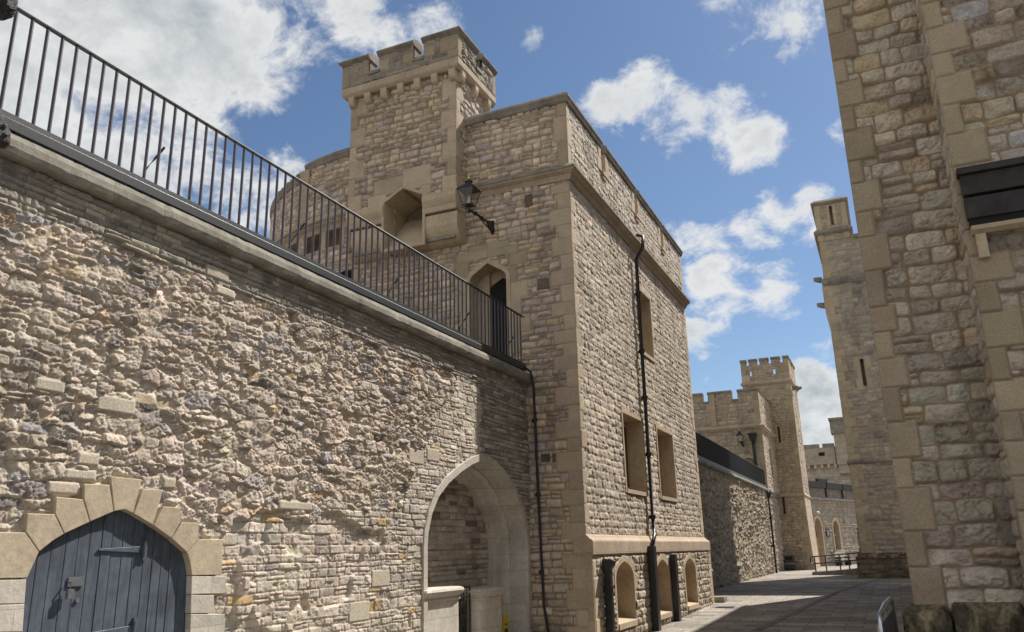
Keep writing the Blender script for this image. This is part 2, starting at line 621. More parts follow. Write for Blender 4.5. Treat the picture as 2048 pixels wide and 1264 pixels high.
def _door_mat():
    def f(nt, b):
        L = nt.links
        sp = nt.nodes.new('ShaderNodeSeparateXYZ')
        L.new(_pos(nt), sp.inputs[0])
        st = nt.nodes.new('ShaderNodeCombineXYZ')
        mm = nt.nodes.new('ShaderNodeMath')
        mm.operation = 'MULTIPLY'
        mm.inputs[1].default_value = .12
        L.new(sp.outputs[2], mm.inputs[0])
        L.new(sp.outputs[1], st.inputs[0])
        L.new(mm.outputs[0], st.inputs[1])
        n = _tex(nt, 'ShaderNodeTexNoise', Scale=16., Detail=7., Roughness=.7)
        L.new(st.outputs[0], n.inputs['Vector'])
        cr = nt.nodes.new('ShaderNodeValToRGB')
        cr.color_ramp.elements[0].position = .3
        cr.color_ramp.elements[0].color = (.038, .049, .066, 1)
        cr.color_ramp.elements[1].position = .72
        cr.color_ramp.elements[1].color = (.098, .120, .155, 1)
        L.new(n.outputs['Fac'], cr.inputs[0])
        c, _ = _mulnoise(nt, cr.outputs[0], 3.5, .6, 1.45)
        L.new(c, b.inputs['Base Color'])
        b.inputs['Roughness'].default_value = .6
        _bump(nt, b, n.outputs['Fac'], .5, .004)
    return node_mat('blue_grey_door_paint', f)


M_DOOR = _door_mat()


def _paving():
    def f(nt, b):
        L = nt.links
        p = _pos(nt)
        w = _tex(nt, 'ShaderNodeTexNoise', Scale=2.5, Detail=3.)
        L.new(p, w.inputs['Vector'])
        ma = nt.nodes.new('ShaderNodeVectorMath')
        ma.operation = 'MULTIPLY_ADD'
        ma.inputs[1].default_value = (.05, .05, 0)
        L.new(w.outputs['Color'], ma.inputs[0])
        L.new(p, ma.inputs[2])
        br = _tex(nt, 'ShaderNodeTexBrick', Scale=1.0)
        br.offset = .43
        br.inputs['Mortar Size'].default_value = .012
        br.inputs['Mortar Smooth'].default_value = .3
        br.inputs['Brick Width'].default_value = .85
        br.inputs['Row Height'].default_value = .46
        br.inputs['Color1'].default_value = (.185, .160, .132, 1)
        br.inputs['Color2'].default_value = (.35, .305, .25, 1)
        br.inputs['Mortar'].default_value = (.075, .066, .056, 1)
        L.new(ma.outputs[0], br.inputs['Vector'])
        c, _ = _mulnoise(nt, br.outputs['Color'], .45, .62, 1.25)
        c, _ = _mulnoise(nt, c, 2.6, .80, 1.15)
        c, f2 = _mulnoise(nt, c, 11., .8, 1.2)
        L.new(c, b.inputs['Base Color'])
        b.inputs['Roughness'].default_value = .8
        inv = nt.nodes.new('ShaderNodeMath')
        inv.operation = 'MULTIPLY_ADD'
        inv.inputs[1].default_value = -1.
        L.new(br.outputs['Fac'], inv.inputs[0])
        L.new(f2, inv.inputs[2])
        _bump(nt, b, inv.outputs[0], 1.0, .03)
    return node_mat('flagstone_paving', f)


M_PAVE = _paving()
M_SETT = plain_stone('granite_setts', (.185, .165, .145), joints=True, bw=.24, bh=.2)


# ------------------------------------------------------------------ mesh helpers
class MB:
    def __init__(s):
        s.bm = bmesh.new()

    def box(s, x0, x1, y0, y1, z0, z1):
        vs = [s.bm.verts.new(p) for p in ((x0, y0, z0), (x1, y0, z0), (x1, y1, z0), (x0, y1, z0), (x0, y0, z1), (x1, y0, z1), (x1, y1, z1), (x0, y1, z1))]
        for f in ((0, 3, 2, 1), (4, 5, 6, 7), (0, 1, 5, 4), (1, 2, 6, 5), (2, 3, 7, 6), (3, 0, 4, 7)):
            s.bm.faces.new([vs[i] for i in f])
        return s

    def prism(s, pts, P, h0, h1, inset=0.0):
        """Polygon pts in a wall plane, from depth h0 out to h1; P(u, v, h) maps to the world. inset rounds the front arris."""
        n = len(pts)
        cu, cv = sum(p[0] for p in pts) / n, sum(p[1] for p in pts) / n
        rings = [[s.bm.verts.new(P(u, v, h0)) for u, v in pts]]
        if inset:
            rings.append([s.bm.verts.new(P(u, v, h1 - inset)) for u, v in pts])
            q = offset_poly(pts, -inset)
            rings.append([s.bm.verts.new(P(u, v, h1)) for u, v in q])
        else:
            rings.append([s.bm.verts.new(P(u, v, h1)) for u, v in pts])
        for a, b in zip(rings, rings[1:]):
            for i in range(n):
                s.bm.faces.new((a[i], a[(i + 1) % n], b[(i + 1) % n], b[i]))
        s.bm.faces.new(rings[0][::-1])
        s.bm.faces.new(rings[-1])
        return s

    def loft(s, rings, closed=True, caps=False):
        vr = [[s.bm.verts.new(p) for p in r] for r in rings]
        n = len(vr[0])
        for a, b in zip(vr, vr[1:]):
            for i in range(n if closed else n - 1):
                s.bm.faces.new((a[i], a[(i + 1) % n], b[(i + 1) % n], b[i]))
        if caps:
            s.bm.faces.new(vr[0][::-1])
            s.bm.faces.new(vr[-1])
        return s

    def tube(s, pts, r, seg=8, caps=True):
        pts = [Vector(p) for p in pts]
        rs = r if isinstance(r, (list, tuple)) else [r] * len(pts)
        rings = []
        for i, p in enumerate(pts):
            t = (pts[min(i + 1, len(pts) - 1)] - pts[max(i - 1, 0)]).normalized()
            a = Vector((0, 0, 1)) if abs(t.z) < .9 else Vector((1, 0, 0))
            x = t.cross(a).normalized()
            y = t.cross(x)
            rings.append([p + (x * math.cos(k * 2 * math.pi / seg) + y * math.sin(k * 2 * math.pi / seg)) * rs[i] for k in range(seg)])
        return s.loft(rings, True, caps)

    def lathe(s, prof, c, seg=16):
        rings = [[(c[0] + r * math.cos(k * 2 * math.pi / seg), c[1] + r * math.sin(k * 2 * math.pi / seg), c[2] + z) for k in range(seg)] for r, z in prof]
        return s.loft(rings, True, True)

    def sweep(s, path, prof, capped=True):
        """Profile [(out, z)] run along an XY path with mitred corners; 'out' is to the right of travel."""
        n = len(path)
        rings = []
        for i, (x, y) in enumerate(path):
            ns = []
            for a, b in ((i - 1, i), (i, i + 1)):
                if 0 <= a and b < n:
                    dx, dy = path[b][0] - path[a][0], path[b][1] - path[a][1]
                    l = math.hypot(dx, dy)
                    ns.append((dy / l, -dx / l))
            nx, ny = sum(q[0] for q in ns) / len(ns), sum(q[1] for q in ns) / len(ns)
            l2 = nx * nx + ny * ny
            rings.append([(x + nx / l2 * o, y + ny / l2 * o, z) for o, z in prof])
        return s.loft(rings, True, capped)

    def build(s, name, mat, parent=None, smooth=False, bevel=0.0):
        bmesh.ops.recalc_face_normals(s.bm, faces=s.bm.faces)
        if bevel:
            es = [e for e in s.bm.edges if len(e.link_faces) == 2 and e.calc_face_angle(0) > .5]
            bmesh.ops.bevel(s.bm, geom=es, offset=bevel, segments=2, profile=.6, affect='EDGES', clamp_overlap=True)
        me = bpy.data.meshes.new(name)
        s.bm.to_mesh(me)
        s.bm.free()
        if smooth:
            me.polygons.foreach_set('use_smooth', np.ones(len(me.polygons), bool))
        me.materials.append(mat)
        o = bpy.data.objects.new(name, me)
        COL.objects.link(o)
        o.parent = parent
        return o


def offset_poly(pts, d):
    """Offset a closed outline outwards by d (inwards if negative)."""
    n = len(pts)
    area = sum(pts[i][0] * pts[(i + 1) % n][1] - pts[(i + 1) % n][0] * pts[i][1] for i in range(n))
    sg = 1 if area > 0 else -1
    out = []
    for i in range(n):
        a, b, c = pts[i - 1], pts[i], pts[(i + 1) % n]
        n1 = (b[1] - a[1], a[0] - b[0])
        n2 = (c[1] - b[1], b[0] - c[0])
        l1, l2 = math.hypot(*n1) or 1, math.hypot(*n2) or 1
        nx, ny = n1[0] / l1 + n2[0] / l2, n1[1] / l1 + n2[1] / l2
        q = max(.35, (nx * nx + ny * ny) / 2)
        out.append((b[0] + sg * d * nx / q, b[1] + sg * d * ny / q))
    return out


def frame(outline, P, width, proud, depth, skirt=.06):
    """Dressed surround and reveals of an opening."""
    mb = MB()
    o2 = offset_poly(outline, width)
    e = min(.008, width * .2)
    mb.loft([[P(u, v, -skirt) for u, v in o2], [P(u, v, proud - e) for u, v in o2], [P(u, v, proud) for u, v in offset_poly(outline, width - e)],
             [P(u, v, proud) for u, v in offset_poly(outline, e)], [P(u, v, proud - e) for u, v in outline], [P(u, v, -depth) for u, v in outline]])
    return mb


def pointed(u0, u1, v0, vs, va, n=7, four=False):
    """Outline of a pointed opening: jambs from v0 up to the springing vs, apex at va. Anticlockwise."""
    um, w = (u0 + u1) / 2, (u1 - u0) / 2
    hgt = va - vs
    if four:                                        # flat four-centred arch
        r = min(w * .5, hgt * .75)
        side = []
        for k in range(n):
            a = k / (n - 1) * math.radians(62)
            side.append((u1 - r + r * math.cos(a), vs + r * math.sin(a)))
        side.append((um, va))
    elif hgt < w:                                   # low pointed arch
        B = ((u1, vs), (u1, vs + .62 * hgt), (um + .48 * w, vs + .84 * hgt), (um, va))
        side = []
        for k in range(n + 1):
            t = k / n
            q = ((1 - t) ** 3, 3 * t * (1 - t) ** 2, 3 * t * t * (1 - t), t ** 3)
            side.append((sum(a * p[0] for a, p in zip(q, B)), sum(a * p[1] for a, p in zip(q, B))))
    else:
        R = (w * w + hgt * hgt) / (2 * w)
        a1 = math.asin(min(1, hgt / R))
        side = [(u1 - R + R * math.cos(a1 * k / n), vs + R * math.sin(a1 * k / n)) for k in range(n + 1)]
        side[-1] = (um, va)
    left = [(2 * um - u, v) for u, v in side[:-1]][::-1]
    return [(u0, v0), (u1, v0)] + side + left


def inside_poly(pts):
    def f(U, V):
        r = np.zeros(U.shape, bool)
        n = len(pts)
        for i in range(n):
            (x1, y1), (x2, y2) = pts[i], pts[(i + 1) % n]
            if y1 == y2:
                continue
            c = ((y1 > V) != (y2 > V)) & (U < (x2 - x1) * (V - y1) / (y2 - y1) + x1)
            r ^= c
        return r
    return f


def PX(X0):
    return lambda u, v, h: (X0 + h, u, v)


def PY(Y0):
    return lambda u, v, h: (u, Y0 - h, v)


def rect(u0, u1, v0, v1):
    return [(u0, v0), (u1, v0), (u1, v1), (u0, v1)]


def tag(o, label, cat, group=None):
    o['label'] = label
    o['category'] = cat
    if group:
        o['group'] = group
    return o


def thing(name, label, cat, loc=(0, 0, 0), group=None):
    o = bpy.data.objects.new(name, None)
    COL.objects.link(o)
    o.empty_display_size = .2
    tag(o, label, cat, group)
    return o


def copy_child(src, parent, loc):
    c = src.copy()
    COL.objects.link(c)
    c.parent = parent
    c.location = loc
    return c


# ================================================================== GROUND
def ground_z(y):
    return float(np.interp(y, [-20, 19, 32, 56, 80, 300], [-.24, -.23, .02, .06, .08, .08]))


def build_ground():
    mb = MB()
    xs = [-400, -60, -12, -6.6, -3, 0, 4, 60, 400]
    ys = [-400, -20, 0, 10, 16, 19, 22, 25, 28, 32, 38, 46, 56, 70, 90, 140, 500]
    g = [[mb.bm.verts.new((x, y, ground_z(y))) for y in ys] for x in xs]
    for i in range(len(xs) - 1):
        for j in range(len(ys) - 1):
            mb.bm.faces.new((g[i][j], g[i + 1][j], g[i + 1][j + 1], g[i][j + 1]))
    o = mb.build('ground', M_PAVE)
    o['kind'] = 'structure'
    mb = MB()
    pts = [(-3.75, 12.), (-3.13, 19.), (-2.6, 25.), (-2.3, 28.3), (-1.95, 32.), (-1.75, 34.), (-1.15, 39.6), (-.6, 43.4)]
    L = [mb.bm.verts.new((x - .10, y, ground_z(y) + .008)) for x, y in pts]
    R = [mb.bm.verts.new((x + .10, y, ground_z(y) + .008)) for x, y in pts]
    for i in range(len(pts) - 1):
        mb.bm.faces.new((L[i], R[i], R[i + 1], L[i + 1]))
    o = mb.build('drainage_gutter', M_SETT)
    o['kind'] = 'structure'


build_ground()

# ================================================================== LEFT CURTAIN WALL
XW = -6.62
def photo_to_wall(x, y, X0=XW):
    c = np.array([x - 1024.0, -(y - 632.0), 1627.7])
    d = CAM_R @ c
    t = X0 / d[0]
    return (t * d[1], 1.6 + t * d[2])


VOUS_PX = [[(-40, 716), (140, 720), (215, 828), (150, 972), (-40, 975)], [(148, 615), (300, 620), (352, 730), (285, 772), (215, 828), (140, 718)],
      [(305, 525), (455, 540), (492, 665), (352, 730), (300, 620)], [(458, 455), (600, 460), (622, 608), (492, 665), (457, 540)],
      [(601, 413), (777, 432), (728, 620), (680, 597), (622, 608)], [(777, 482), (893, 488), (835, 684), (728, 620)],
      [(888, 578), (990, 585), (986, 664), (935, 755), (835, 684)], [(990, 665), (1086, 668), (1085, 757), (1020, 832), (935, 755)],
      [(1085, 757), (1218, 757), (1210, 955), (1045, 957), (1035, 885), (1020, 832)]]
JAMB_PX = [[(1045, 957), (1235, 960), (1235, 1055), (1042, 1060)], [(1042, 1060), (1170, 1062), (1170, 1163), (1040, 1165)], [(1040, 1165), (1228, 1165), (1228, 1290), (1036, 1290)],
      [(1036, 1290), (1180, 1290), (1180, 1420), (1034, 1420)], [(1034, 1420), (1240, 1420), (1240, 1700), (1030, 1700)],
      [(-40, 978), (148, 975), (138, 1110), (-40, 1115)], [(-40, 1115), (138, 1110), (128, 1264), (-40, 1268)], [(-40, 1268), (128, 1264), (122, 1400), (-40, 1404)], [(-40, 1404), (122, 1400), (114, 1700), (-40, 1700)]]
DOOR_PX = [(112, 1700), (125, 1264), (138, 1110), (150, 972), (163, 915), (185, 868), (215, 828), (285, 772), (352, 730), (492, 665), (622, 608), (680, 597), (728, 620), (835, 684), (935, 755), (985, 792), (1020, 832),
           (1037, 888), (1045, 957), (1042, 1060), (1038, 1264), (1030, 1700)]
DOOR_OUT = [photo_to_wall(x / 2.724, 800 + y / 2.724, XW + .03) for x, y in DOOR_PX]
ARCH_PX = [(285, 1900), (285, 1030), (285, 800), (290, 720), (310, 620), (345, 530), (400, 455), (470, 392), (530, 352), (585, 328), (640, 357), (700, 412), (755, 500), (797, 600), (820, 700), (830, 800), (832, 1030), (835, 1900)]
ARCH = [photo_to_wall(750 + x / 2.724, 800 + y / 2.724, XW) for x, y in ARCH_PX]


def curtain_wall():
    root = thing('curtain_wall', 'long pale rubble stone wall with a blue grey door and a big pointed arch, topped by railings', 'stone wall')
    s = Sheet(3.0, 15.62, -.3, 5.05, .0108, plane_x(XW))
    U, V = s.U, s.V
    # random rubble: big and small patches
    la = rubble(U, V, 5, .23, .115, .035)
    lb = rubble(U, V, 8, .135, .062, .022)
    mort = (.46, .405, .315)
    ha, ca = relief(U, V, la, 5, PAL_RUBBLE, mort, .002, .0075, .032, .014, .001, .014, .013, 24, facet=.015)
    hb, cb = relief(U, V, lb, 8, PAL_RUBBLE, mort, .0015, .006, .028, .013, .001, .010, .010, 28, facet=.012)
    sel = fbm(U * 1.5, V * 1.8, 60, 3) + .10 * np.clip((2.9 - V), -1, 1) - .06 * np.clip((U - 8.5) / 3, -1, 1)
    w = sstep(sel, .46, .52)
    h = np.where(w > .5, ha, hb)
    c = np.where((w > .5)[..., None], ca, cb)
    ld = coursed(U, V, 27, (.085, .17), (.10, .30), .35, .030, 5.0, .03)
    hd, cd = relief(U, V, ld, 27, PAL_RUBBLE, mort, .003, .008, .032, .012, .002, .010, .012, 24, facet=.013)
    pm = fbm(U * 1.1 + 21, V * 1.4 + 4, 69, 4) + .16 * np.clip((7.2 - U) / 1.5, -.6, 1) * np.clip((3.1 - V), -.4, 1) > .56
    h = np.where(pm, hd, h)
    c = np.where(pm[..., None], cd, c)
    # mortar smeared over the stones in patches, and hollows where it has gone
    sm = sstep(fbm(U * 2.6 + 3, V * 3.0, 66, 4), .55, .66)
    h = h * (1 - .38 * sm) + .002 * sm
    f = (.35 * sm * sstep(fbm(U * 9, V * 9, 67, 3), .4, .6))[..., None]
    c = c * (1 - f) + np.array(mort) * np.array([1.04, .96, .86]) * f
    und = fbm(U * 1.7, V * 2.2, 71, 4)
    h = h + .024 * (und - .5) + .012 * (fbm(U * 7, V * 9, 73, 3) - .5)
    # coursed later masonry: low down, and up round the arch
    lc = coursed(U, V, 21, (.075, .155), (.10, .34), .35, .010, 3.5, .008)
    hc, cc = relief(U, V, lc, 21, PAL_COURSE, (.42, .37, .29), .0022, .008, .014, .0055, .0025, .003, .009, 16, jit=.06)
    n1 = fbm(U * 2.2, V * 2.2, 44, 4) - .5
    bound = np.interp(U, [2, 5.6, 6.7, 7.4, 9, 10.7, 11.2, 11.7, 12.3, 12.9, 16], [1.6, 2.05, 1.75, 2.1, 2.2, 2.25, 2.9, 3.8, 4.2, 5.4, 5.6])
    wc = (V + .55 * n1) < bound
    # knocked-out patches in the coursed part
    hole = sstep(fbm(U * 1.3 + 7, V * 1.6, 83, 4), .61, .64) * (U < 11)
    h = np.where(wc, hc * .9 - .012 - .05 * hole, h)
    c = np.where(wc[..., None], cc, c)
    # thin flat courses under the coping, and to the right of the arch
    lt = coursed(U, V, 33, (.055, .105), (.10, .40), .1, .008, 3, .006)
    ht, ct = relief(U, V, lt, 33, [((.36, .325, .28), 5), ((.30, .275, .245), 3), ((.41, .37, .31), 2)], (.27, .235, .19), .003, .009, .022, .010, .005, .005, .010, 18, jit=.14)
    tb = ((V + .16 * n1) > 4.60) & (U < 13.4)
    tr = (U + .3 * n1 > 13.4) & (V > 2.2)
    h = np.where(tb | tr, ht - .005, h)
    c = np.where((tb | tr)[..., None], ct * np.where(tr & ~tb, 1.12, 1.)[..., None], c)
    s.h, s.c = h, c
    # single squared blocks
    for k, (a, b) in enumerate([((196, 787), (268, 831)), ((131, 936), (191, 962)), ((98, 962), (165, 990)), ((72, 752), (129, 788)), ((414, 527), (457, 566)), ((433, 568), (469, 598)),
                                ((446, 602), (480, 617)), ((157, 903), (198, 932)), ((400, 830), (432, 845)), ((328, 955), (352, 978)), ((560, 1000), (625, 1022)), ((745, 1140), (780, 1172)),
                                ((700, 1205), (740, 1240)), ((820, 895), (850, 930)), ((855, 895), (880, 925)), ((490, 1155), (500, 1180))]):
        (u0, v1), (u1, v0) = photo_to_wall(*a), photo_to_wall(*b)
        s.blocks([(u0, u1, v0, v1)], 300 + k, .006 if k < 10 else -.006, (.53, .465, .37), .005, .003, .006)
    # bed the wall back under the door surround
    q = lambda x, y: photo_to_wall(x / 2.724, 800 + y / 2.724, XW + .03)
    for poly in VOUS_PX + JAMB_PX:
        m = inside_poly(offset_poly([q(*p) for p in poly], .02))(U, V)
        s.h = np.where(m, np.minimum(s.h, -.02), s.h)
    near = inside_poly(offset_poly([q(*p) for p in DOOR_PX], .62))(U, V)
    s.h = np.where(near, np.minimum(s.h, .022), s.h)
    s.cut(inside_poly(offset_poly(DOOR_OUT, .03)))
    s.cut(inside_poly(offset_poly(ARCH, .02)))
    s.flush_edge(.03, hi_v=True)
    s.build('masonry_face', M_RUB, root)
    # body of the wall behind the face (kept clear of the arch), and the wall walk
    mb = MB()
    mb.box(-9.2, -6.78, 2.2, 11.0, -.4, 4.93)
    mb.box(-9.2, -8.12, 11.0, 15.58, -.4, 4.93)
    mb.box(-8.12, -6.78, 11.0, 15.58, 3.75, 4.93)
    mb.build('wall_core', M_CAPST, root)
    mb = MB()
    mb.box(-9.2, -6.74, 2.2, 15.58, 4.95, 5.19)
    mb.build('wall_walk', M_LEDGE, root)
    # coping with a rounded nose
    prof = [(-.16, 5.005), (.08, 5.005), (.112, 5.022), (.13, 5.07), (.126, 5.14), (.10, 5.20), (.03, 5.232), (-.16, 5.24)]
    mb = MB()
    ys = np.concatenate([np.arange(2.2, 15.4, .11), [15.58]])
    rng = random.Random(4)
    rings = []
    for y in ys:
        k = int(y / 1.15)
        o = random.Random(k).uniform(-.006, .006)
        j = .009 if abs(y / 1.15 - round(y / 1.15)) < .05 else 0
        rings.append([(XW + a + (o + rng.uniform(-.002, .002) - j if a > 0 else 0), y, z + o * .5 + (rng.uniform(-.004, .004) - j * .5 if z > 5.05 else 0)) for a, z in prof])
    mb.loft(rings, True, True)
    mb.build('coping', M_LEDGE, root)
    # lower string: flat slate course under the coping
    # door surround: voussoirs and jamb stones
    mb = MB()
    for poly in VOUS_PX:
        pts = offset_poly([q(*p) for p in poly][::-1], -.003)
        mb.prism(pts, PX(XW), -.16, .03, .006)
    mb.build('arch_voussoirs', M_VOUS, root)
    mb = MB()
    for poly in JAMB_PX:
        pts = offset_poly([q(*p) for p in poly][::-1], -.003)
        mb.prism(pts, PX(XW), -.16, .026, .005)
    mb.build('door_jambs', M_PALE, root)
    # the door itself
    XD = XW - .045
    mb = MB()
    rng = random.Random(11)
    edges = [4.80]
    while edges[-1] < 6.72:
        edges.append(edges[-1] + rng.uniform(.105, .14))
    dout = offset_poly(DOOR_OUT, .05)
    for a, b in zip(edges, edges[1:]):
        if b > 6.75:
            break
        ins = [p for p in dout if a + .003 < p[0] < b - .003 and p[1] > .5]

        def top(u):
            up = sorted([p for p in dout if p[1] > 1.0])
            return float(np.interp(u, [p[0] for p in up], [p[1] for p in up]))
        pts = [(a + .003, -.25), (b - .003, -.25), (b - .003, top(b - .003))] + sorted(ins, reverse=True) + [(a + .003, top(a + .003))]
        hh = rng.uniform(-.004, .004)
        mb.prism(pts, PX(XD), -.05, hh, .003)
    door = mb.build('door', M_DOOR, root)
    mb = MB()
    mb.box(XD - .09, XD - .055, 4.7, 6.75, -.25, 2.12)
    mb.build('door_backing', M_DARK, root)
    for zz, (x0, x1) in ((1.70, (5.52, 6.02)), (.98, (5.50, 5.99))):
        mb = MB()
        pts = [(x0, zz - .008), (x1, zz - .032), (x1, zz + .032), (x0, zz + .008)]
        mb.prism(pts, PX(XD), .002, .016, .003)
        mb.box(XD + .002, XD + .020, x1, x1 + .045, zz - .10, zz + .10)
        mb.tube([(XD + .028, x1, zz - .07), (XD + .028, x1, zz + .07)], .014)
        mb.build('hinge', M_DOOR, door)
    mb = MB()
    mb.box(XD + .002, XD + .014, 5.24, 5.40, 1.39, 1.47)
    mb.tube([(XD + .02, 5.235, 1.43), (XD + .055, 5.235, 1.43), (XD + .055, 5.235, 1.36), (XD + .02, 5.235, 1.36)], .009)
    mb.box(XD + .03, XD + .062, 5.215, 5.275, 1.29, 1.37)
    mb.tube([(XD, 5.36, 1.27), (XD + .012, 5.36, 1.27)], .022)
    mb.build('padlock', M_LEAD, door, bevel=.004)
    # deep pointed arch
    mb = frame(ARCH, PX(XW), .13, .012, .38)
    mb.build('arch_surround', M_PALE, root)
    A2 = offset_poly(ARCH, -.16)
    mb = MB()
    A1 = offset_poly(ARCH, -.05)
    mb.loft([[(XW - .36, u, v) for u, v in ARCH], [(XW - .36, u, v) for u, v in A1], [(XW - .44, u, v) for u, v in offset_poly(ARCH, -.08)],
             [(XW - .46, u, v) for u, v in A2], [(XW - .62, u, v) for u, v in A2], [(XW - .64, u, v) for u, v in offset_poly(ARCH, -.20)], [(XW - .82, u, v) for u, v in offset_poly(ARCH, -.20)]])
    mb.build('inner_arch', M_PALE, root)
    s = Sheet(11.3, 15.4, -.4, 3.2, .02, plane_x(XW - .76))
    lc = coursed(s.U, s.V, 51, (.08, .14), (.16, .42), .1, .005, 3, .008)
    s.h, s.c = relief(s.U, s.V, lc, 51, [((.50, .445, .385), 6), ((.43, .38, .325), 4), ((.24, .20, .17), 1.2)], (.33, .285, .235), .004, .010, .022, .010, .005, .005, .009, 14, jit=.11)
    s.build('niche_back_wall', M_RUB, root)
    return root


curtain_wall()


# low capped walls inside the niche, with an iron gate between
def capped_wall(label, y0, y1, x0, x1, ztop, round_lo, round_hi, mat):
    root = thing('low_stone_wall', label, 'low wall')

    def outline(g):
        a, b, c, d = y0 - g, y1 + g, x0 - g, x1 + g
        r = (d - c) / 2
        pts = []
        for k in range(9):
            t = -math.pi / 2 + math.pi * k / 8
            pts.append((b - r + r * math.cos(t), (c + d) / 2 + r * math.sin(t)) if round_hi else ((b, c) if k < 4 else (b, d)))
        for k in range(9):
            t = math.pi / 2 + math.pi * k / 8
            pts.append((a + r + r * math.cos(t), (c + d) / 2 + r * math.sin(t)) if round_lo else ((a, d) if k < 4 else (a, c)))
        o = []
        for p in pts:
            if not o or math.hypot(p[0] - o[-1][0], p[1] - o[-1][1]) > 1e-4:
                o.append(p)
        return o
    mb = MB()
    body = outline(0)
    mb.loft([[(x, y, -.3) for y, x in body], [(x, y, ztop - .12) for y, x in body]], True, True)
    mb.build('pier_body', mat, root)
    mb = MB()
    rings = []
    for g, z in ((.01, -.20), (.03, -.195), (.035, -.17), (.02, -.15), (.04, -.12), (.085, -.085), (.10, -.05), (.085, -.015), (.04, 0)):
        rings.append([(x, y, ztop + z) for y, x in outline(g)])
    mb.loft(rings, True, True)
    mb.build('cap', M_PALE, root, bevel=0)
    return root


w1 = capped_wall('pale sunlit low wall with rounded coping end, at the mouth of the big arch', 11.45, 12.68, -7.0, -6.66, 1.07, False, True, M_PALE)
capped_wall('shaded low pier with a rounded cap, at the inner side of the big arch beyond the iron gate', 13.5, 14.5, -7.08, -6.72, .99, True, True, M_PALE)


def niche_gate():
    root = thing('iron_gate', 'thin black iron gate between the two low capped walls in the arch', 'gate')
    mb = MB()
    for y in (12.86, 13.42):
        mb.tube([(-6.9, y, -.3), (-6.9, y, 1.04)], .016)
    mb.tube([(-6.9, 12.86, 1.03), (-6.9, 13.42, 1.03)], .014)
    mb.tube([(-6.9, 12.86, .1), (-6.9, 13.42, .1)], .014)
    mb.build('gate_frame', M_IRON, root)
    mb = MB()
    for k in range(1, 5):
        y = 12.86 + .56 * k / 5
        mb.tube([(-6.9, y, .1), (-6.9, y, 1.03)], .007, 6)
    mb.build('bars', M_IRON, root)
    mb = MB()
    mb.tube([(-6.86, 12.84, .82), (-6.86, 12.98, .72), (-6.86, 13.1, .45)], .015)
    mb.build('handle', M_IRON, root)


niche_gate()


def caution_board():
    root = thing('caution_board', 'small yellow board with black marks standing beside the shaded pier in the arch', 'sign')
    mb = MB()
    mb.loft([[(-6.86, 14.64, -.25), (-6.86, 14.95, -.25), (-6.86, 14.90, .46), (-6.86, 14.68, .46)], [(-6.84, 14.64, -.25), (-6.84, 14.95, -.25), (-6.84, 14.90, .46), (-6.84, 14.68, .46)]], True, True)
    mb.build('board', M_YEL, root)
    mb = MB()
    mb.box(-6.838, -6.834, 14.72, 14.86, .14, .22)
    mb.box(-6.838, -6.834, 14.74, 14.84, .28, .31)
    mb.build('mark', M_IRON, root)


caution_board()


# ================================================================== RAILING ON THE LEFT WALL
def railing(label, X, y0, y1, step, zb, zt, group=None, r=.0165, stays=(), maxn=100, mat=None):
    mat = mat or M_RAIL
    root = thing('railing', label, 'railing', group=group)
    mb = MB()
    mb.sweep([(X, y0), (X, y1)], [(-.022, zt - .012), (.022, zt - .012), (.024, zt), (.016, zt + .012), (-.016, zt + .012), (-.024, zt)])
    mb.build('top_rail', M_RAILTOP, root)
    mb = MB()
    mb.sweep([(X, y0), (X, y1)], [(-.03, zb - .118), (.03, zb - .118), (.032, zb - .03), (.024, zb - .02), (.024, zb + .03), (-.032, zb + .03)])
    mb.build('bottom_rail', M_RAILTOP, root)
    mb = MB()
    mb.box(-.02, .02, -.02, .02, zb - .15, zb - .119)
    ft = mb.build('rail_foot', M_IRON, root)
    ft.location = (X, y0 + .4, 0)
    for k in range(1, int((y1 - y0 - .4) / .62) + 1):
        copy_child(ft, root, (X, y0 + .4 + .62 * k, 0))
    n = int((y1 - y0) / step)
    mb = MB()
    mb.tube([(0, 0, zb + .03), (0, 0, zt - .012)], r, 8, False)
    b = mb.build('baluster', mat, root, smooth=True)
    b.location = (X, y0 + step * .5, 0)
    rest = MB()
    for k in range(1, n):
        if k < maxn:
            copy_child(b, root, (X, y0 + step * (k + .5), 0))
        else:
            yy = y0 + step * (k + .5)
            rest.tube([(X, yy, zb + .03), (X, yy, zt - .012)], r, 6, False)
    if n > maxn:
        o = rest.build('balusters', mat, root)
        o['kind'] = 'stuff'
    for y in stays:
        mb = MB()
        mb.tube([(X, y, zb + .50), (X - .06, y - .04, zb + .38), (X - .15, y - .09, zb + .22), (X - .17, y - .10, zb - .2)], .014)
        mb.build('stay', M_IRON, root)
    return root


railing('black iron railing with slender round bars on the long rubble wall', -6.6, 3.1, 15.45, .155, 5.375, 6.435, stays=(5.72, 8.1, 10.5, 12.9, 14.9))


# ================================================================== MAIN TOWER
Y0, X1 = 15.6, -5.47
TC = (-11.3, 21.1, 5.5)                    # centre and radius of the round end


def tower_left_pos(u, v, h):
    th = np.clip(-11.3 - u, 0, None) / TC[2]
    st = u > -11.3
    x = np.where(st, u, TC[0] - (TC[2] + h) * np.sin(th))
    y = np.where(st, Y0 - h, TC[1] - (TC[2] + h) * np.cos(th))
    return x, y, v + 0 * h


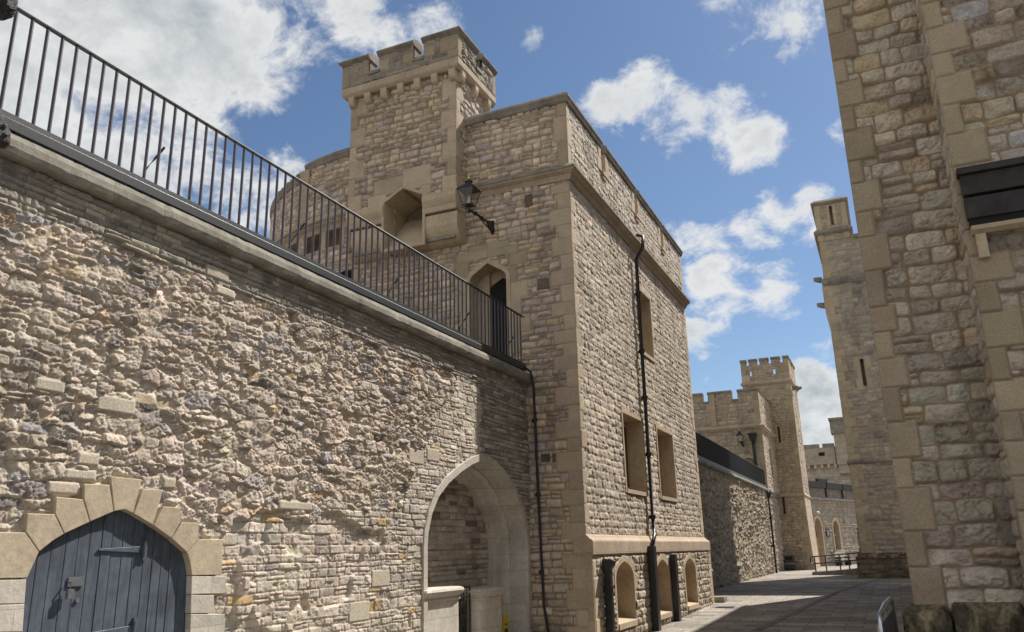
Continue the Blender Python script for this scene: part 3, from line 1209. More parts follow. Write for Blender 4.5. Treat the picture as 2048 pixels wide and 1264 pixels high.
def main_tower():
    root = thing('stone_tower', 'large square tower with corner turret and round end, rising beside the rubble wall', 'tower')
    # ---- face towards the wall walk, running on into the round end
    s = Sheet(-11.3 - 6.0, X1, -.4, 11.5, .0205, tower_left_pos)
    U, V = s.U, s.V
    lay = coursed(U, V, 101, (.11, .19), (.12, .36), .28, .018, 3.5, .034)
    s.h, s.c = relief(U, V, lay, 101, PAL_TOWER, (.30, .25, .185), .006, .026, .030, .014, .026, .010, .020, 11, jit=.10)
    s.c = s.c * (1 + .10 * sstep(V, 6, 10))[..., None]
    # scattered dark square holes and stones
    s.blocks([(-6.55, -6.38, 9.05, 9.32), (-6.35, -6.17, 3.35, 3.5), (-6.1, -5.98, 3.33, 3.5), (-6.3, -6.05, 7.05, 7.3)], 7, -.012, (.15, .12, .10), .004)
    s.blocks(quoin_rects(X1, -1, -.4, 9.42, 12, (.27, .40), .50, .28) + quoin_rects(X1, -1, 9.85, 11.5, 13, (.5, .65), .34, .22), 14, .004)
    # doorway dressings
    s.blocks([(-8.33, -7.98, 7.6, 8.0), (-8.2, -7.98, 7.2, 7.6), (-8.36, -7.98, 6.8, 7.2), (-8.2, -7.98, 6.4, 6.8), (-8.3, -7.98, 5.9, 6.4), (-7.98, -7.5, 8.02, 8.34), (-7.5, -6.98, 8.02, 8.34),
              (-6.98, -6.55, 7.7, 8.0), (-6.98, -6.78, 7.3, 7.7), (-6.98, -6.55, 6.95, 7.3), (-6.98, -6.7, 6.55, 6.95), (-6.98, -6.5, 6.15, 6.55), (-6.98, -6.72, 5.7, 6.15), (-8.3, -7.5, 8.0, 8.2), (-7.5, -6.75, 8.0, 8.18)], 15, .008, (.41, .335, .235))
    dpts = pointed(-7.96, -7.05, 5.1, 7.45, 7.86, 7, True)
    s.cut(inside_poly(offset_poly(dpts, .06)))
    # small dark openings low on the round end
    ops = [(-12.75, -12.2, 9.05, 9.62), (-12.05, -11.6, 9.05, 9.62), (-13.7, -13.2, 8.6, 9.5), (-11.5, -11.15, 7.75, 8.3)]
    for a, b, c, d in ops:
        s.blocks([(a - .16, b + .16, c - .05, d + .02)], 19, .02, BUFF, .004)
        s.hole |= (U > a) & (U < b) & (V > c) & (V < d)
    s.blocks([(-17, -11.1, 9.62, 9.95)], 18, .05, BUFF)
    s.hole |= (U > -9.96) & (U < -8.98) & (V > 8.9) & (V < 9.95)
    s.hole |= (U < -6.95) & (V < 4.85)
    s.flush_edge(.02, hi_u=True)
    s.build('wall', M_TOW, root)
    # ---- sunlit face along the street
    s = Sheet(Y0, 26.95, -.4, 11.5, .021, plane_x(X1))
    U, V = s.U, s.V
    lay = coursed(U, V, 201, (.14, .19), (.15, .34), .05, .007, 3.0, .012)
    s.h, s.c = relief(U, V, lay, 201, [((.56, .485, .395), 8), ((.52, .455, .375), 5), ((.59, .51, .41), 4), ((.47, .41, .34), 2)], (.40, .335, .265), .005, .011, .014, .004, .006, .003, .011, 14, facet=.005, jit=.08)
    qr = quoin_rects(Y0, 1, 1.7, 9.5, 31, (.30, .42), .30, .17) + quoin_rects(26.95, -1, 1.7, 9.5, 32, (.30, .42), .45, .25) + quoin_rects(Y0, 1, 9.8, 11.5, 33, (.5, .65), .30, .2) + quoin_rects(26.95, -1, 9.8, 11.5, 34, (.5, .65), .4, .25)
    s.blocks(qr, 35, .006, (.50, .41, .30))
    WIN = [rect(18.62, 20.32, 2.95, 4.72), rect(21.8, 23.55, 2.95, 4.74), rect(20.72, 22.05, 6.72, 8.46)]
    slots = [(18.08, 18.42), (21.1, 21.45), (24.05, 24.42)]
    for w in WIN:
        s.cut(inside_poly(offset_poly(w, .05)))
    for a, b in slots:
        s.blocks([(a - .34, a, 10.75, 11.1), (a - .22, a, 11.1, 11.5), (b, b + .3, 10.75, 11.2), (b, b + .2, 11.2, 11.5)], 37, .012, (.50, .41, .30))
        s.hole |= (U > a) & (U < b) & (V > 10.78)
    s.hole |= V < 1.55
    s.flush_edge(.02, lo_u=True)
    s.build('wall', M_TOW, root)
    for w in WIN:
        fr = frame(w, PX(X1), .10, .018, .42).build('window', M_BUFF_SMOOTH, root)
        mb = MB()
        mb.prism(offset_poly(w, -.13), PX(X1), -.40, -.38)
        mb.build('pane', M_PANE, fr)
        mb = MB()
        mb.loft([[(X1 - .37, u, v) for u, v in w], [(X1 - .37, u, v) for u, v in offset_poly(w, -.14)], [(X1 - .42, u, v) for u, v in offset_poly(w, -.14)]])
        mb.build('inner_frame', M_BUFF_SMOOTH, fr)
        (u0, v0), (u1, _) = w[0], w[1]
        mb = MB()
        mb.loft([[(X1 + .03, u, v0 - .10), (X1 + .03, u, v0 - .005), (X1 - .42, u, v0 + .05), (X1 - .42, u, v0 - .10)] for u in (u0 + .002, u1 - .002)], True, True)
        mb.build('sill', M_BUFF_SMOOTH, fr)
    # ---- plinth with three arched niches
    XP = X1 + .13
    s = Sheet(Y0 - .02, 26.98, -.4, 1.62, .021, plane_x(XP))
    U, V = s.U, s.V
    lay = coursed(U, V, 221, (.15, .24), (.14, .34), .12, .016, 3.0, .028)
    s.h, s.c = relief(U, V, lay, 221, [((.52, .455, .365), 8), ((.48, .42, .34), 5), ((.55, .48, .38), 4)], (.38, .32, .24), .006, .018, .016, .007, .014, .006, .016, 10)
    s.blocks(quoin_rects(Y0 - .02, 1, -.4, 1.5, 41, (.3, .42), .36, .2) + quoin_rects(26.98, -1, -.4, 1.5, 42, (.3, .42), .36, .22), 43, .006, (.50, .41, .30))
    NI = [pointed(16.98, 18.28, .14, .98, 1.35, 8), pointed(20.25, 21.5, .08, .98, 1.33, 8), pointed(23.3, 24.65, .08, .98, 1.31, 8)]
    for q in NI:
        um = (q[0][0] + q[1][0]) / 2
        s.blocks([(um - .95, um - .6, .75, 1.08), (um + .6, um + .95, .75, 1.08), (um - .78, um - .4, 1.08, 1.33), (um + .4, um + .78, 1.08, 1.33), (um - .2, um + .2, 1.33, 1.5)], 45, .006, (.46, .37, .25))
        s.cut(inside_poly(offset_poly(q, .05)))
    s.build('plinth_face', M_TOW, root)
    for q in NI:
        fr = frame(q, PX(XP), .12, .016, .48).build('niche', M_BUFF_SMOOTH, root)
        mb = MB()
        mb.prism(offset_poly(q, .02), PX(XP), -.52, -.46)
        mb.build('back_panel', M_BUFF_SMOOTH, fr)
        (u0, v0), (u1, _) = q[0], q[1]
        mb = MB()
        mb.loft([[(XP + .04, u, v0 - .12), (XP + .04, u, v0 - .01), (XP - .44, u, v0 + .10), (XP - .44, u, v0 - .12)] for u in (u0 + .002, u1 - .002)], True, True)
        mb.build('sill', M_BUFF_SMOOTH, fr)
    mb = MB()
    mb.sweep([(X1, Y0 - .03), (X1, 27.0)], [(-.1, 1.50), (.150, 1.50), (.158, 1.52), (.158, 1.76), (.145, 1.79), (.09, 1.82), (.012, 1.90), (-.1, 1.90)])
    mb.box(X1 - .2, XP + .004, 26.982, 27.05, -.4, 1.5)
    mb.box(X1 + .003, XP - .002, Y0 - .045, Y0 - .021, -.4, 1.5)
    mb.build('plinth_moulding', M_BUFF, root)
    # ---- cornice and parapet coping
    cor = [(-.05, 9.50), (.025, 9.50), (.04, 9.54), (.08, 9.61), (.165, 9.66), (.175, 9.695), (-.05, 9.695)]
    cor2 = [(-.05, 9.697), (.195, 9.697), (.20, 9.75), (.17, 9.77), (.02, 9.88), (-.05, 9.88)]
    arc = [(TC[0] - TC[2] * math.sin(a), TC[1] - TC[2] * math.cos(a)) for a in np.linspace(1.1, 0, 23)]
    for pr, nm, m in ((cor, 'cornice', M_BUFF), (cor2, 'cornice_weathering', M_CAPST)):
        MB().sweep([(-8.0, Y0), (X1, Y0), (X1, 27.0)], pr).build(nm, m, root)
        MB().sweep(arc + [(-11.06, Y0)], pr).build(nm, m, root)
    cap = [(-.5, 11.42), (.02, 11.42), (.05, 11.45), (.06, 11.50), (.085, 11.55), (.085, 11.60), (.0, 11.69), (-.2, 11.73), (-.5, 11.73)]
    cut = int(23 * .72)
    for pth in ([(-8.04, Y0), (X1, Y0), (X1, slots[0][0])], [(X1, slots[0][1]), (X1, slots[1][0])], [(X1, slots[1][1]), (X1, slots[2][0])], [(X1, slots[2][1]), (X1, 27.03)], arc[cut:] + [(-11.06, Y0)]):
        MB().sweep(pth, cap).build('parapet_coping', M_CAPST, root)
    MB().sweep(arc[:cut], [(o, z - .22) for o, z in cap]).build('parapet_coping', M_CAPST, root)
    mb = MB()
    for a, b in slots:
        mb.box(X1 - .5, X1 + .055, a + .002, b - .002, 10.70, 10.80)
        mb.box(X1 - .5, X1 + .035, a + .04, b - .04, 10.60, 10.70)
        mb.box(X1 - .5, X1 + .010, a - .05, a, 10.78, 11.41)
        mb.box(X1 - .5, X1 + .010, b, b + .05, 10.78, 11.41)
        mb.build('parapet_slot', M_BUFF_SMOOTH, root)
        mb = MB()
    # pilaster where the round end begins its stepped parapet
    mb = MB()
    a = 1.1 * (1 - cut / 22)
    x, y = TC[0] - TC[2] * math.sin(a), TC[1] - TC[2] * math.cos(a)
    mb.box(x - .15, x + .15, y - .09, y + .3, 9.9, 11.44)
    mb.build('pilaster', M_BUFF, root)
    # ---- solid core, roof, rear faces
    mb = MB()
    mb.box(-11.3, -5.98, 16.15, 26.5, -.4, 10.4)
    mb.lathe([(TC[2] - .5, -.4), (TC[2] - .5, 10.4)], (TC[0], TC[1], 0), 40)
    mb.box(X1 - .45, X1 - .07, 15.75, slots[0][0] - .06, 10.3, 11.43)
    mb.box(X1 - .45, X1 - .07, slots[0][1] + .06, slots[1][0] - .06, 10.3, 11.43)
    mb.box(X1 - .45, X1 - .07, slots[1][1] + .06, slots[2][0] - .06, 10.3, 11.43)
    mb.box(X1 - .45, X1 - .07, slots[2][1] + .06, 26.85, 10.3, 11.43)
    mb.box(-8.1, X1 - .46, 15.68, 16.05, 10.3, 11.43)
    mb.box(-11.3, X1 - .01, 26.55, 26.93, -.4, 11.43)
    mb.build('tower_core', M_CAPST, root)
    mb = MB()
    th = np.linspace(1.09, math.pi, 30)
    R = TC[2]
    mb.loft([[(TC[0] - R * math.sin(t), TC[1] - R * math.cos(t), z) for t in th] for z in (-.4, 11.5)], False)
    mb.build('round_rear_wall', M_CAPST, root)
    # ---- doorway onto the wall walk
    dw = frame(dpts, PY(Y0), .10, .02, .46).build('doorway', M_BUFF_SMOOTH, root)
    mb = MB()
    inner = pointed(-7.66, -7.02, 5.1, 7.35, 7.62, 7, True)
    mb.prism(inner, PY(Y0), -.50, -.44)
    mb.build('door', M_DARK, dw)
    mb = MB()
    mb.box(-7.98, -7.66, Y0 + .40, Y0 + .5, 5.1, 7.9)
    mb.prism([(-7.66, 7.35), (-7.03, 7.35), (-7.03, 7.9), (-7.66, 7.9)], PY(Y0), -.54, -.49)
    mb.build('inner_jamb', M_BUFF_SMOOTH, dw)
    # ---- corner turret
    TX0, TX1, TY = -11.05, -8.05, 15.14
    t = MB()
    t.box(TX0 + .1, TX1 - .1, TY + .1, 17.0, 9.9, 13.3)
    t.box(TX0 + .1, -10.05, TY + .1, 15.7, 8.5, 9.9)
    t.box(-8.95, TX1 - .1, TY + .1, 15.7, 8.5, 9.9)
    tur = t.build('turret', M_CAPST, root)
    s = Sheet(TX0, TX1, 9.15, 12.75, .019, plane_y(TY))
    U, V = s.U, s.V
    lay = coursed(U, V, 301, (.12, .20), (.13, .34), .22, .018, 3.5, .04)
    s.h, s.c = relief(U, V, lay, 301, PAL_TOWER, (.30, .25, .185), .007, .028, .032, .014, .030, .010, .018, 11, jit=.10)
    s.blocks(quoin_rects(TX0, 1, 9.15, 12.75, 51, (.34, .5), .42, .2) + quoin_rects(TX1, -1, 9.15, 12.75, 52, (.34, .5), .42, .22), 53, .004)
    s.blocks([(-10.3, -9.48, 9.85, 10.28), (-9.48, -8.72, 9.85, 10.42), (-10.45, -9.95, 9.5, 9.88), (-9.0, -8.72, 9.5, 9.88), (-10.45, -9.95, 9.15, 9.5), (-9.0, -8.05, 9.15, 9.55), (-11.05, -9.95, 9.15, 9.55)], 54, .012)
    slot = [(-9.99, 8.47), (-8.94, 8.47), (-8.94, 9.66), (-9.47, 9.93), (-9.99, 9.66)]
    s.cut(inside_poly(offset_poly(slot, .03)))
    s.flush_edge(.02, lo_u=True, hi_u=True)
    s.build('turret_face', M_TOW, tur)
    s = Sheet(TY, 16.95, 9.2, 12.75, .022, plane_x(TX1))
    lay = coursed(s.U, s.V, 311, (.14, .22), (.14, .34), .2, .014, 3.0, .03)
    s.h, s.c = relief(s.U, s.V, lay, 311, PAL_TOWER, (.33, .275, .205), .007, .018, .022, .012, .020, .006, .016, 11)
    s.blocks(quoin_rects(TY, 1, 9.2, 12.75, 55, (.34, .5), .34, .2) + quoin_rects(16.95, -1, 9.2, 12.75, 56, (.34, .5), .34, .2), 57, .004)
    s.flush_edge(.02, lo_u=True)
    s.build('turret_face', M_TOW, tur)
    mb = MB()
    mb.box(TX0, TX0 + .11, TY + .004, 16.95, 8.6, 12.75)
    mb.build('turret_side', M_CAPST, tur)
    mb = frame(slot, PY(TY), .07, .016, .98)
    mb.build('slot_surround', M_BUFF_SMOOTH, tur)
    # sloped chute inside the slot
    mb = MB()
    mb.loft([[(u, TY + .03, 8.46), (u, TY + .95, 9.52), (u, TY + .98, 9.52), (u, TY + .98, 8.46)] for u in (-9.98, -8.96)], True, True)
    mb.build('chute', M_BUFF_SMOOTH, tur)
    # moulded corbels: two rolls either side of the slot
    for a, b in ((TX0 - .008, -10.0), (-8.93, TX1 + .008)):
        for zt, zb, f, r in ((9.60, 9.10, .055, .36), (9.095, 8.42, -.02, .38)):
            prof = [(f, zt), (f + .01, zb + r)] + [(f - r + r * math.cos(t), zb + r * (1 - math.sin(t))) for t in np.linspace(.15, math.pi / 2, 8)]
            mb = MB()
            ring = lambda u: [(u, TY - o, z) for o, z in prof] + [(u, TY + .47, zb), (u, TY + .47, zt)]
            mb.loft([ring(a), ring(b)], True, True)
            mb.build('roll_corbel', M_BUFF_SMOOTH, tur)
    # battlemented cap
    CX0, CX1, CY0, CY1 = -11.24, -7.9, 14.97, 17.05
    band = [(CX0, CY1), (CX0, CY0), (CX1, CY0), (CX1, CY1)]
    mb = MB()
    mb.sweep([(CX0, CY1), (CX0, CY0), (CX1, CY0), (CX1, CY1)], [(-.25, 12.70), (-.07, 12.70), (-.015, 12.76), (.004, 12.80), (.004, 12.96), (-.02, 12.99), (-.25, 12.99)])
    mb.build('cap_string', M_BUFF, tur)
    pal2 = [((.29, .255, .215), 6), ((.33, .285, .235), 4), ((.22, .195, .17), 3), ((.37, .31, .23), 2)]
    gaps = [(-10.43, -10.14), (-9.13, -8.86)]
    s = Sheet(CX0, CX1, 12.98, 13.62, .02, plane_y(CY0))
    lay = coursed(s.U, s.V, 321, (.16, .25), (.2, .42), .1, .014, 3.0, .02)
    s.h, s.c = relief(s.U, s.V, lay, 321, pal2, (.31, .26, .20), .006, .014, .014, .008, .010, .004, .014, 11)
    s.blocks([(CX0, CX0 + .2, 12.98, 13.62), (CX1 - .5, CX1, 13.2, 13.62), (CX1 - .3, CX1, 12.98, 13.2)] + [(a - .3, a, 13.2, 13.45) for a, b in gaps] + [(b, b + .3, 13.2, 13.5) for a, b in gaps], 58, .004, (.34, .28, .20))
    for a, b in gaps:
        s.hole |= (s.U > a) & (s.U < b) & (s.V > 13.25)
    s.flush_edge(.02, lo_u=True, hi_u=True)
    s.build('battlement_face', M_TOW, tur)
    s = Sheet(CY0, CY1, 12.98, 13.62, .02, plane_x(CX1))
    lay = coursed(s.U, s.V, 331, (.16, .25), (.2, .42), .1, .014, 3.0, .02)
    s.h, s.c = relief(s.U, s.V, lay, 331, pal2, (.31, .26, .20), .006, .014, .018, .010, .016, .006, .018, 11)
    s.blocks([(CY0, CY0 + .22, 12.98, 13.62), (CY1 - .2, CY1, 12.98, 13.62)], 59, .004, (.34, .28, .20))
    s.hole |= (s.U > 15.95) & (s.U < 16.22) & (s.V > 13.25)
    s.flush_edge(.02, lo_u=True)
    s.build('battlement_face', M_TOW, tur)
    mb = MB()
    mer = [(CX0 + .01, gaps[0][0]), (gaps[0][1], gaps[1][0]), (gaps[1][1], CX1 - .01)]
    for a, b in mer:
        mb.box(a, b, CY0 + .05, CY0 + .33, 12.99, 13.615)
    mb.box(CX1 - .33, CX1 - .05, CY0 + .331, 15.95, 12.99, 13.615)
    mb.box(CX1 - .33, CX1 - .05, 16.22, CY1, 12.99, 13.615)
    mb.box(CX0 + .02, CX0 + .33, CY0 + .331, CY1, 12.99, 13.615)
    mb.box(CX0 + .34, CX1 - .34, CY1 - .3, CY1 - .01, 12.99, 13.615)
    mb.box(CX0 + .1, CX1 - .1, CY0 + .08, CY1 - .1, 12.85, 13.24)
    mb.build('merlon_cores', M_CAPST, tur)
    cp = [(-.36, 13.615), (.012, 13.615), (.03, 13.64), (.085, 13.69), (.085, 13.725), (.03, 13.78), (-.10, 13.84), (-.36, 13.84)]
    for pth in ([(CX0, CY1), (CX0, CY0), (gaps[0][0] + .03, CY0)], [(gaps[0][1] - .03, CY0), (gaps[1][0] + .03, CY0)], [(gaps[1][1] - .03, CY0), (CX1, CY0), (CX1, 15.98)], [(CX1, 16.19), (CX1, CY1)]):
        MB().sweep(pth, cp).build('merlon_coping', M_CAPST, tur)
    mb = MB()
    for a, b in gaps:
        mb.box(a - .02, b + .02, CY0 - .03, CY0 + .34, 13.17, 13.255)
        mb.build('crenel_sill', M_CAPST, tur)
        mb = MB()
    mb.box(CX1 - .34, CX1 + .03, 15.93, 16.24, 13.17, 13.255)
    mb.build('crenel_sill', M_CAPST, tur)
    proto = None
    spots = [(-10.97 + .4783 * k, None) for k in range(7)] + [(None, y) for y in (15.28, 15.98, 16.7)]
    for x, y in spots:
        mb = MB()
        prof = [(.0, 12.44), (.07, 12.45), (.12, 12.50), (.145, 12.58), (.15, 12.71), (-.1, 12.71), (-.1, 12.44)]
        if y is None:
            mb.loft([[(x + w, TY - o, z) for o, z in prof] for w in (-.085, .085)], True, True)
        else:
            mb.loft([[(TX1 + o, y + w, z) for o, z in prof] for w in (-.085, .085)], True, True)
        mb.build('corbel', M_BUFF_SMOOTH, tur, bevel=.015)
    return root


main_tower()


# ================================================================== WALL LANTERN ON THE TOWER
def lantern(label, base, reach, group='black wall lanterns', arm_dx=0., scale=1.):
    """base: foot of the bracket on the wall; the arm comes out along -Y."""
    bx, by, bz = base
    root = thing('wall_lantern', label, 'lantern', group=group)
    cx, cy = bx + arm_dx, by - reach
    S = scale
    z0 = bz - .03
    mb = MB()
    mb.box(bx - .045 * S, bx + .045 * S, by - .04 * S, by, bz - .24 * S, bz + .12 * S)
    mb.loft([[(bx - .02, by - .03, bz + .10 * S), (bx + .02, by - .03, bz + .10 * S), (bx + .02, by - .03, bz - .22 * S), (bx - .02, by - .03, bz - .22 * S)],
             [(bx - .018, by - .34 * S, bz + .02 * S), (bx + .018, by - .34 * S, bz + .02 * S), (bx + .018, by - .34 * S, bz - .05 * S), (bx - .018, by - .34 * S, bz - .05 * S)]], True, True)
    mb.tube([(bx, by - .3 * S, bz - .015), (bx + arm_dx * .6, by - reach * .72, bz - .04 * S), (cx, cy, z0 - .04 * S)], .030 * S)
    mb.tube([(bx, by - .02, bz - .2 * S), (bx, by - .25 * S, bz - .16 * S), (bx + arm_dx * .4, by - reach * .6, bz - .05 * S)], .018 * S)
    for q in (.5, .74):
        mb.lathe([(.02 * S, -.05 * S), (.05 * S, -.03 * S), (.05 * S, .03 * S), (.02 * S, .05 * S)], (bx + arm_dx * q, by - reach * q, bz - .035 * S), 10)
    mb.build('bracket', M_IRON, root, smooth=False)
    mb = MB()
    mb.lathe([(.035 * S, -.12 * S), (.05 * S, -.08 * S), (.025 * S, -.04 * S), (.03 * S, .02 * S), (.09 * S, .05 * S), (.10 * S, .075 * S), (.02 * S, .08 * S)], (cx, cy, z0), 14)
    r0, r1, h0, h1 = .115 * S, .215 * S, .07 * S, .47 * S
    cor = [(1, 1), (-1, 1), (-1, -1), (1, -1)]
    for (sx, sy) in cor:
        mb.tube([(cx + sx * r0, cy + sy * r0, z0 + h0), (cx + sx * r1, cy + sy * r1, z0 + h1)], .010 * S, 6)
        mb.tube([(cx + sx * r0 * .3, cy + sy * r0 * .3, z0 - .03 * S), (cx + sx * r0 * 1.2, cy + sy * r0 * 1.2, z0 + .0 * S), (cx + sx * r0 * 1.25, cy + sy * r0 * 1.25, z0 + .05 * S), (cx + sx * r0, cy + sy * r0, z0 + h0)], .007 * S, 6)
    for r, h in ((r0, h0), (r1, h1)):
        for i in range(4):
            a, b = cor[i], cor[(i + 1) % 4]
            mb.tube([(cx + a[0] * r, cy + a[1] * r, z0 + h), (cx + b[0] * r, cy + b[1] * r, z0 + h)], .011 * S, 6)
    rings = [[(cx + sx * r, cy + sy * r, z0 + h) for sx, sy in cor] for r, h in ((r1 * 1.06, h1), (r1 * .95, h1 + .03 * S), (.09 * S, h1 + .14 * S))]
    mb.loft(rings, True, True)
    mb.lathe([(.085 * S, .0), (.085 * S, .06 * S), (.105 * S, .065 * S), (.105 * S, .08 * S), (.05 * S, .13 * S), (.02 * S, .145 * S)], (cx, cy, z0 + h1 + .13 * S), 14)
    fr = mb.build('lantern_frame', M_IRON, root)
    mb = MB()
    e = .004
    mb.loft([[(cx + sx * (r0 - e), cy + sy * (r0 - e), z0 + h0) for sx, sy in cor], [(cx + sx * (r1 - e), cy + sy * (r1 - e), z0 + h1) for sx, sy in cor]], True, False)
    mb.build('glass_panes', M_GLASS, fr)
    mb = MB()
    mb.lathe([(.018 * S, .08 * S), (.024 * S, .1 * S), (.022 * S, .27 * S), (.006 * S, .29 * S)], (cx, cy, z0), 10)
    mb.build('mantle', M_WHITE, fr)
    mb = MB()
    mb.lathe([(.012 * S, 0), (.03 * S, .02 * S), (.035 * S, .045 * S), (.018 * S, .075 * S), (.026 * S, .09 * S), (.004 * S, .15 * S)], (cx, cy, z0 + h1 + .27 * S), 10)
    for sx, sy in cor:
        mb.lathe([(.008 * S, 0), (.018 * S, .02 * S), (.003 * S, .055 * S)], (cx + sx * r1, cy + sy * r1, z0 + h1 + .01), 8)
    mb.build('finial', M_GOLD, root, smooth=True)
    return root


lantern('black lantern with gilt finial on an iron bracket above the tower doorway', (-7.35, 15.58, 8.74), 1.18, scale=.9)


# ================================================================== PIPES ON THE MAIN TOWER
def downpipe(label, pts, r, collars=(), hopper=None, group=None, shoe=False):
    root = thing('drainpipe', label, 'drainpipe', group=group)
    mb = MB()
    mb.tube(pts, r, 12)
    mb.build('pipe', M_IRON, root, smooth=True)
    for (x, y, z) in collars:
        mb = MB()
        mb.lathe([(r * 1.05, -.05), (r * 1.5, -.04), (r * 1.5, .03), (r * 1.7, .035), (r * 1.7, .05), (r * 1.05, .055)], (x, y, z), 12)
        mb.box(x - r * 2.6, x, y - r * .5, y + r * .5, z - .03, z + .03)
        mb.build('collar', M_IRON, root)
    if hopper:
        x, y, z = hopper
        mb = MB()
        k = r / .05
        mb.loft([[(x + sx * a, y + sy * a, z + h) for sx, sy in ((1, 1), (-1, 1), (-1, -1), (1, -1))] for a, h in ((.06 * k, -.22 * k), (.13 * k, -.02 * k), (.15 * k, 0), (.15 * k, .07 * k), (.12 * k, .07 * k))], True, True)
        mb.build('hopper', M_IRON, root)
    return root


downpipe('long black downpipe running down the sunlit tower face between the windows', [(X1 + .10, 20.75, 9.98), (X1 + .28, 20.72, 9.90), (X1 + .28, 20.62, 9.55), (X1 + .09, 20.55, 9.2), (X1 + .09, 20.48, 6.0), (X1 + .09, 20.44, 2.1), (X1 + .20, 20.1, 1.92), (X1 + .23, 19.66, 1.64)], .048,
         [(X1 + .09, 20.53, 8.2), (X1 + .09, 20.5, 6.6), (X1 + .09, 20.47, 5.35), (X1 + .09, 20.46, 3.9), (X1 + .09, 20.44, 2.35)])


def pipe_guard(label, y, z0, z1, w=.13, d=.14, head=False):
    root = thing('pipe_guard', label, 'pipe guard', group='black guards on the tower plinth')
    XP = X1 + .15
    mb = MB()
    mb.box(XP, XP + d, y - w / 2, y + w / 2, z0, z1)
    mb.build('casing', M_IRON, root, bevel=.012)
    if head:
        mb = MB()
        mb.loft([[(XP + a, y + b, z1 + h) for a, b in ((-.02, -w * .5), (d + g, -w * .5), (d + g, w * .5), (-.02, w * .5))] for g, h in ((.0, 0), (.05, .06), (.09, .16), (.0, .2))], True, True)
        mb.build('outlet_head', M_IRON, root)
        mb = MB()
        mb.box(XP - .01, XP + d + .03, y - w * .72, y + w * .72, z1 - .36, z1 - .30)
        mb.build('strap', M_IRON, root)
    return root


pipe_guard('black guard post with a bent outlet head, nearest the tower corner', 16.2, ground_z(16) - .1, 1.22, .14, .15, True)
pipe_guard('tallest black guard post, under the long downpipe', 19.62, ground_z(20) - .1, 1.66, .24, .16)
pipe_guard('plain black guard post between the second and third arched niches', 21.75, ground_z(22) - .1, 1.45, .24, .14)

downpipe('thin black pipe in the corner between the rubble wall and the tower', [(-6.60, 15.44, 5.34), (-6.47, 15.46, 5.22), (-6.44, 15.52, 4.9), (-6.41, 15.53, 2.6), (-6.36, 15.52, .6), (-6.30, 15.50, .25), (-6.22, 15.46, -.1)], .026,
         [(-6.43, 15.53, 4.2), (-6.41, 15.53, 2.7), (-6.38, 15.53, 1.2)])


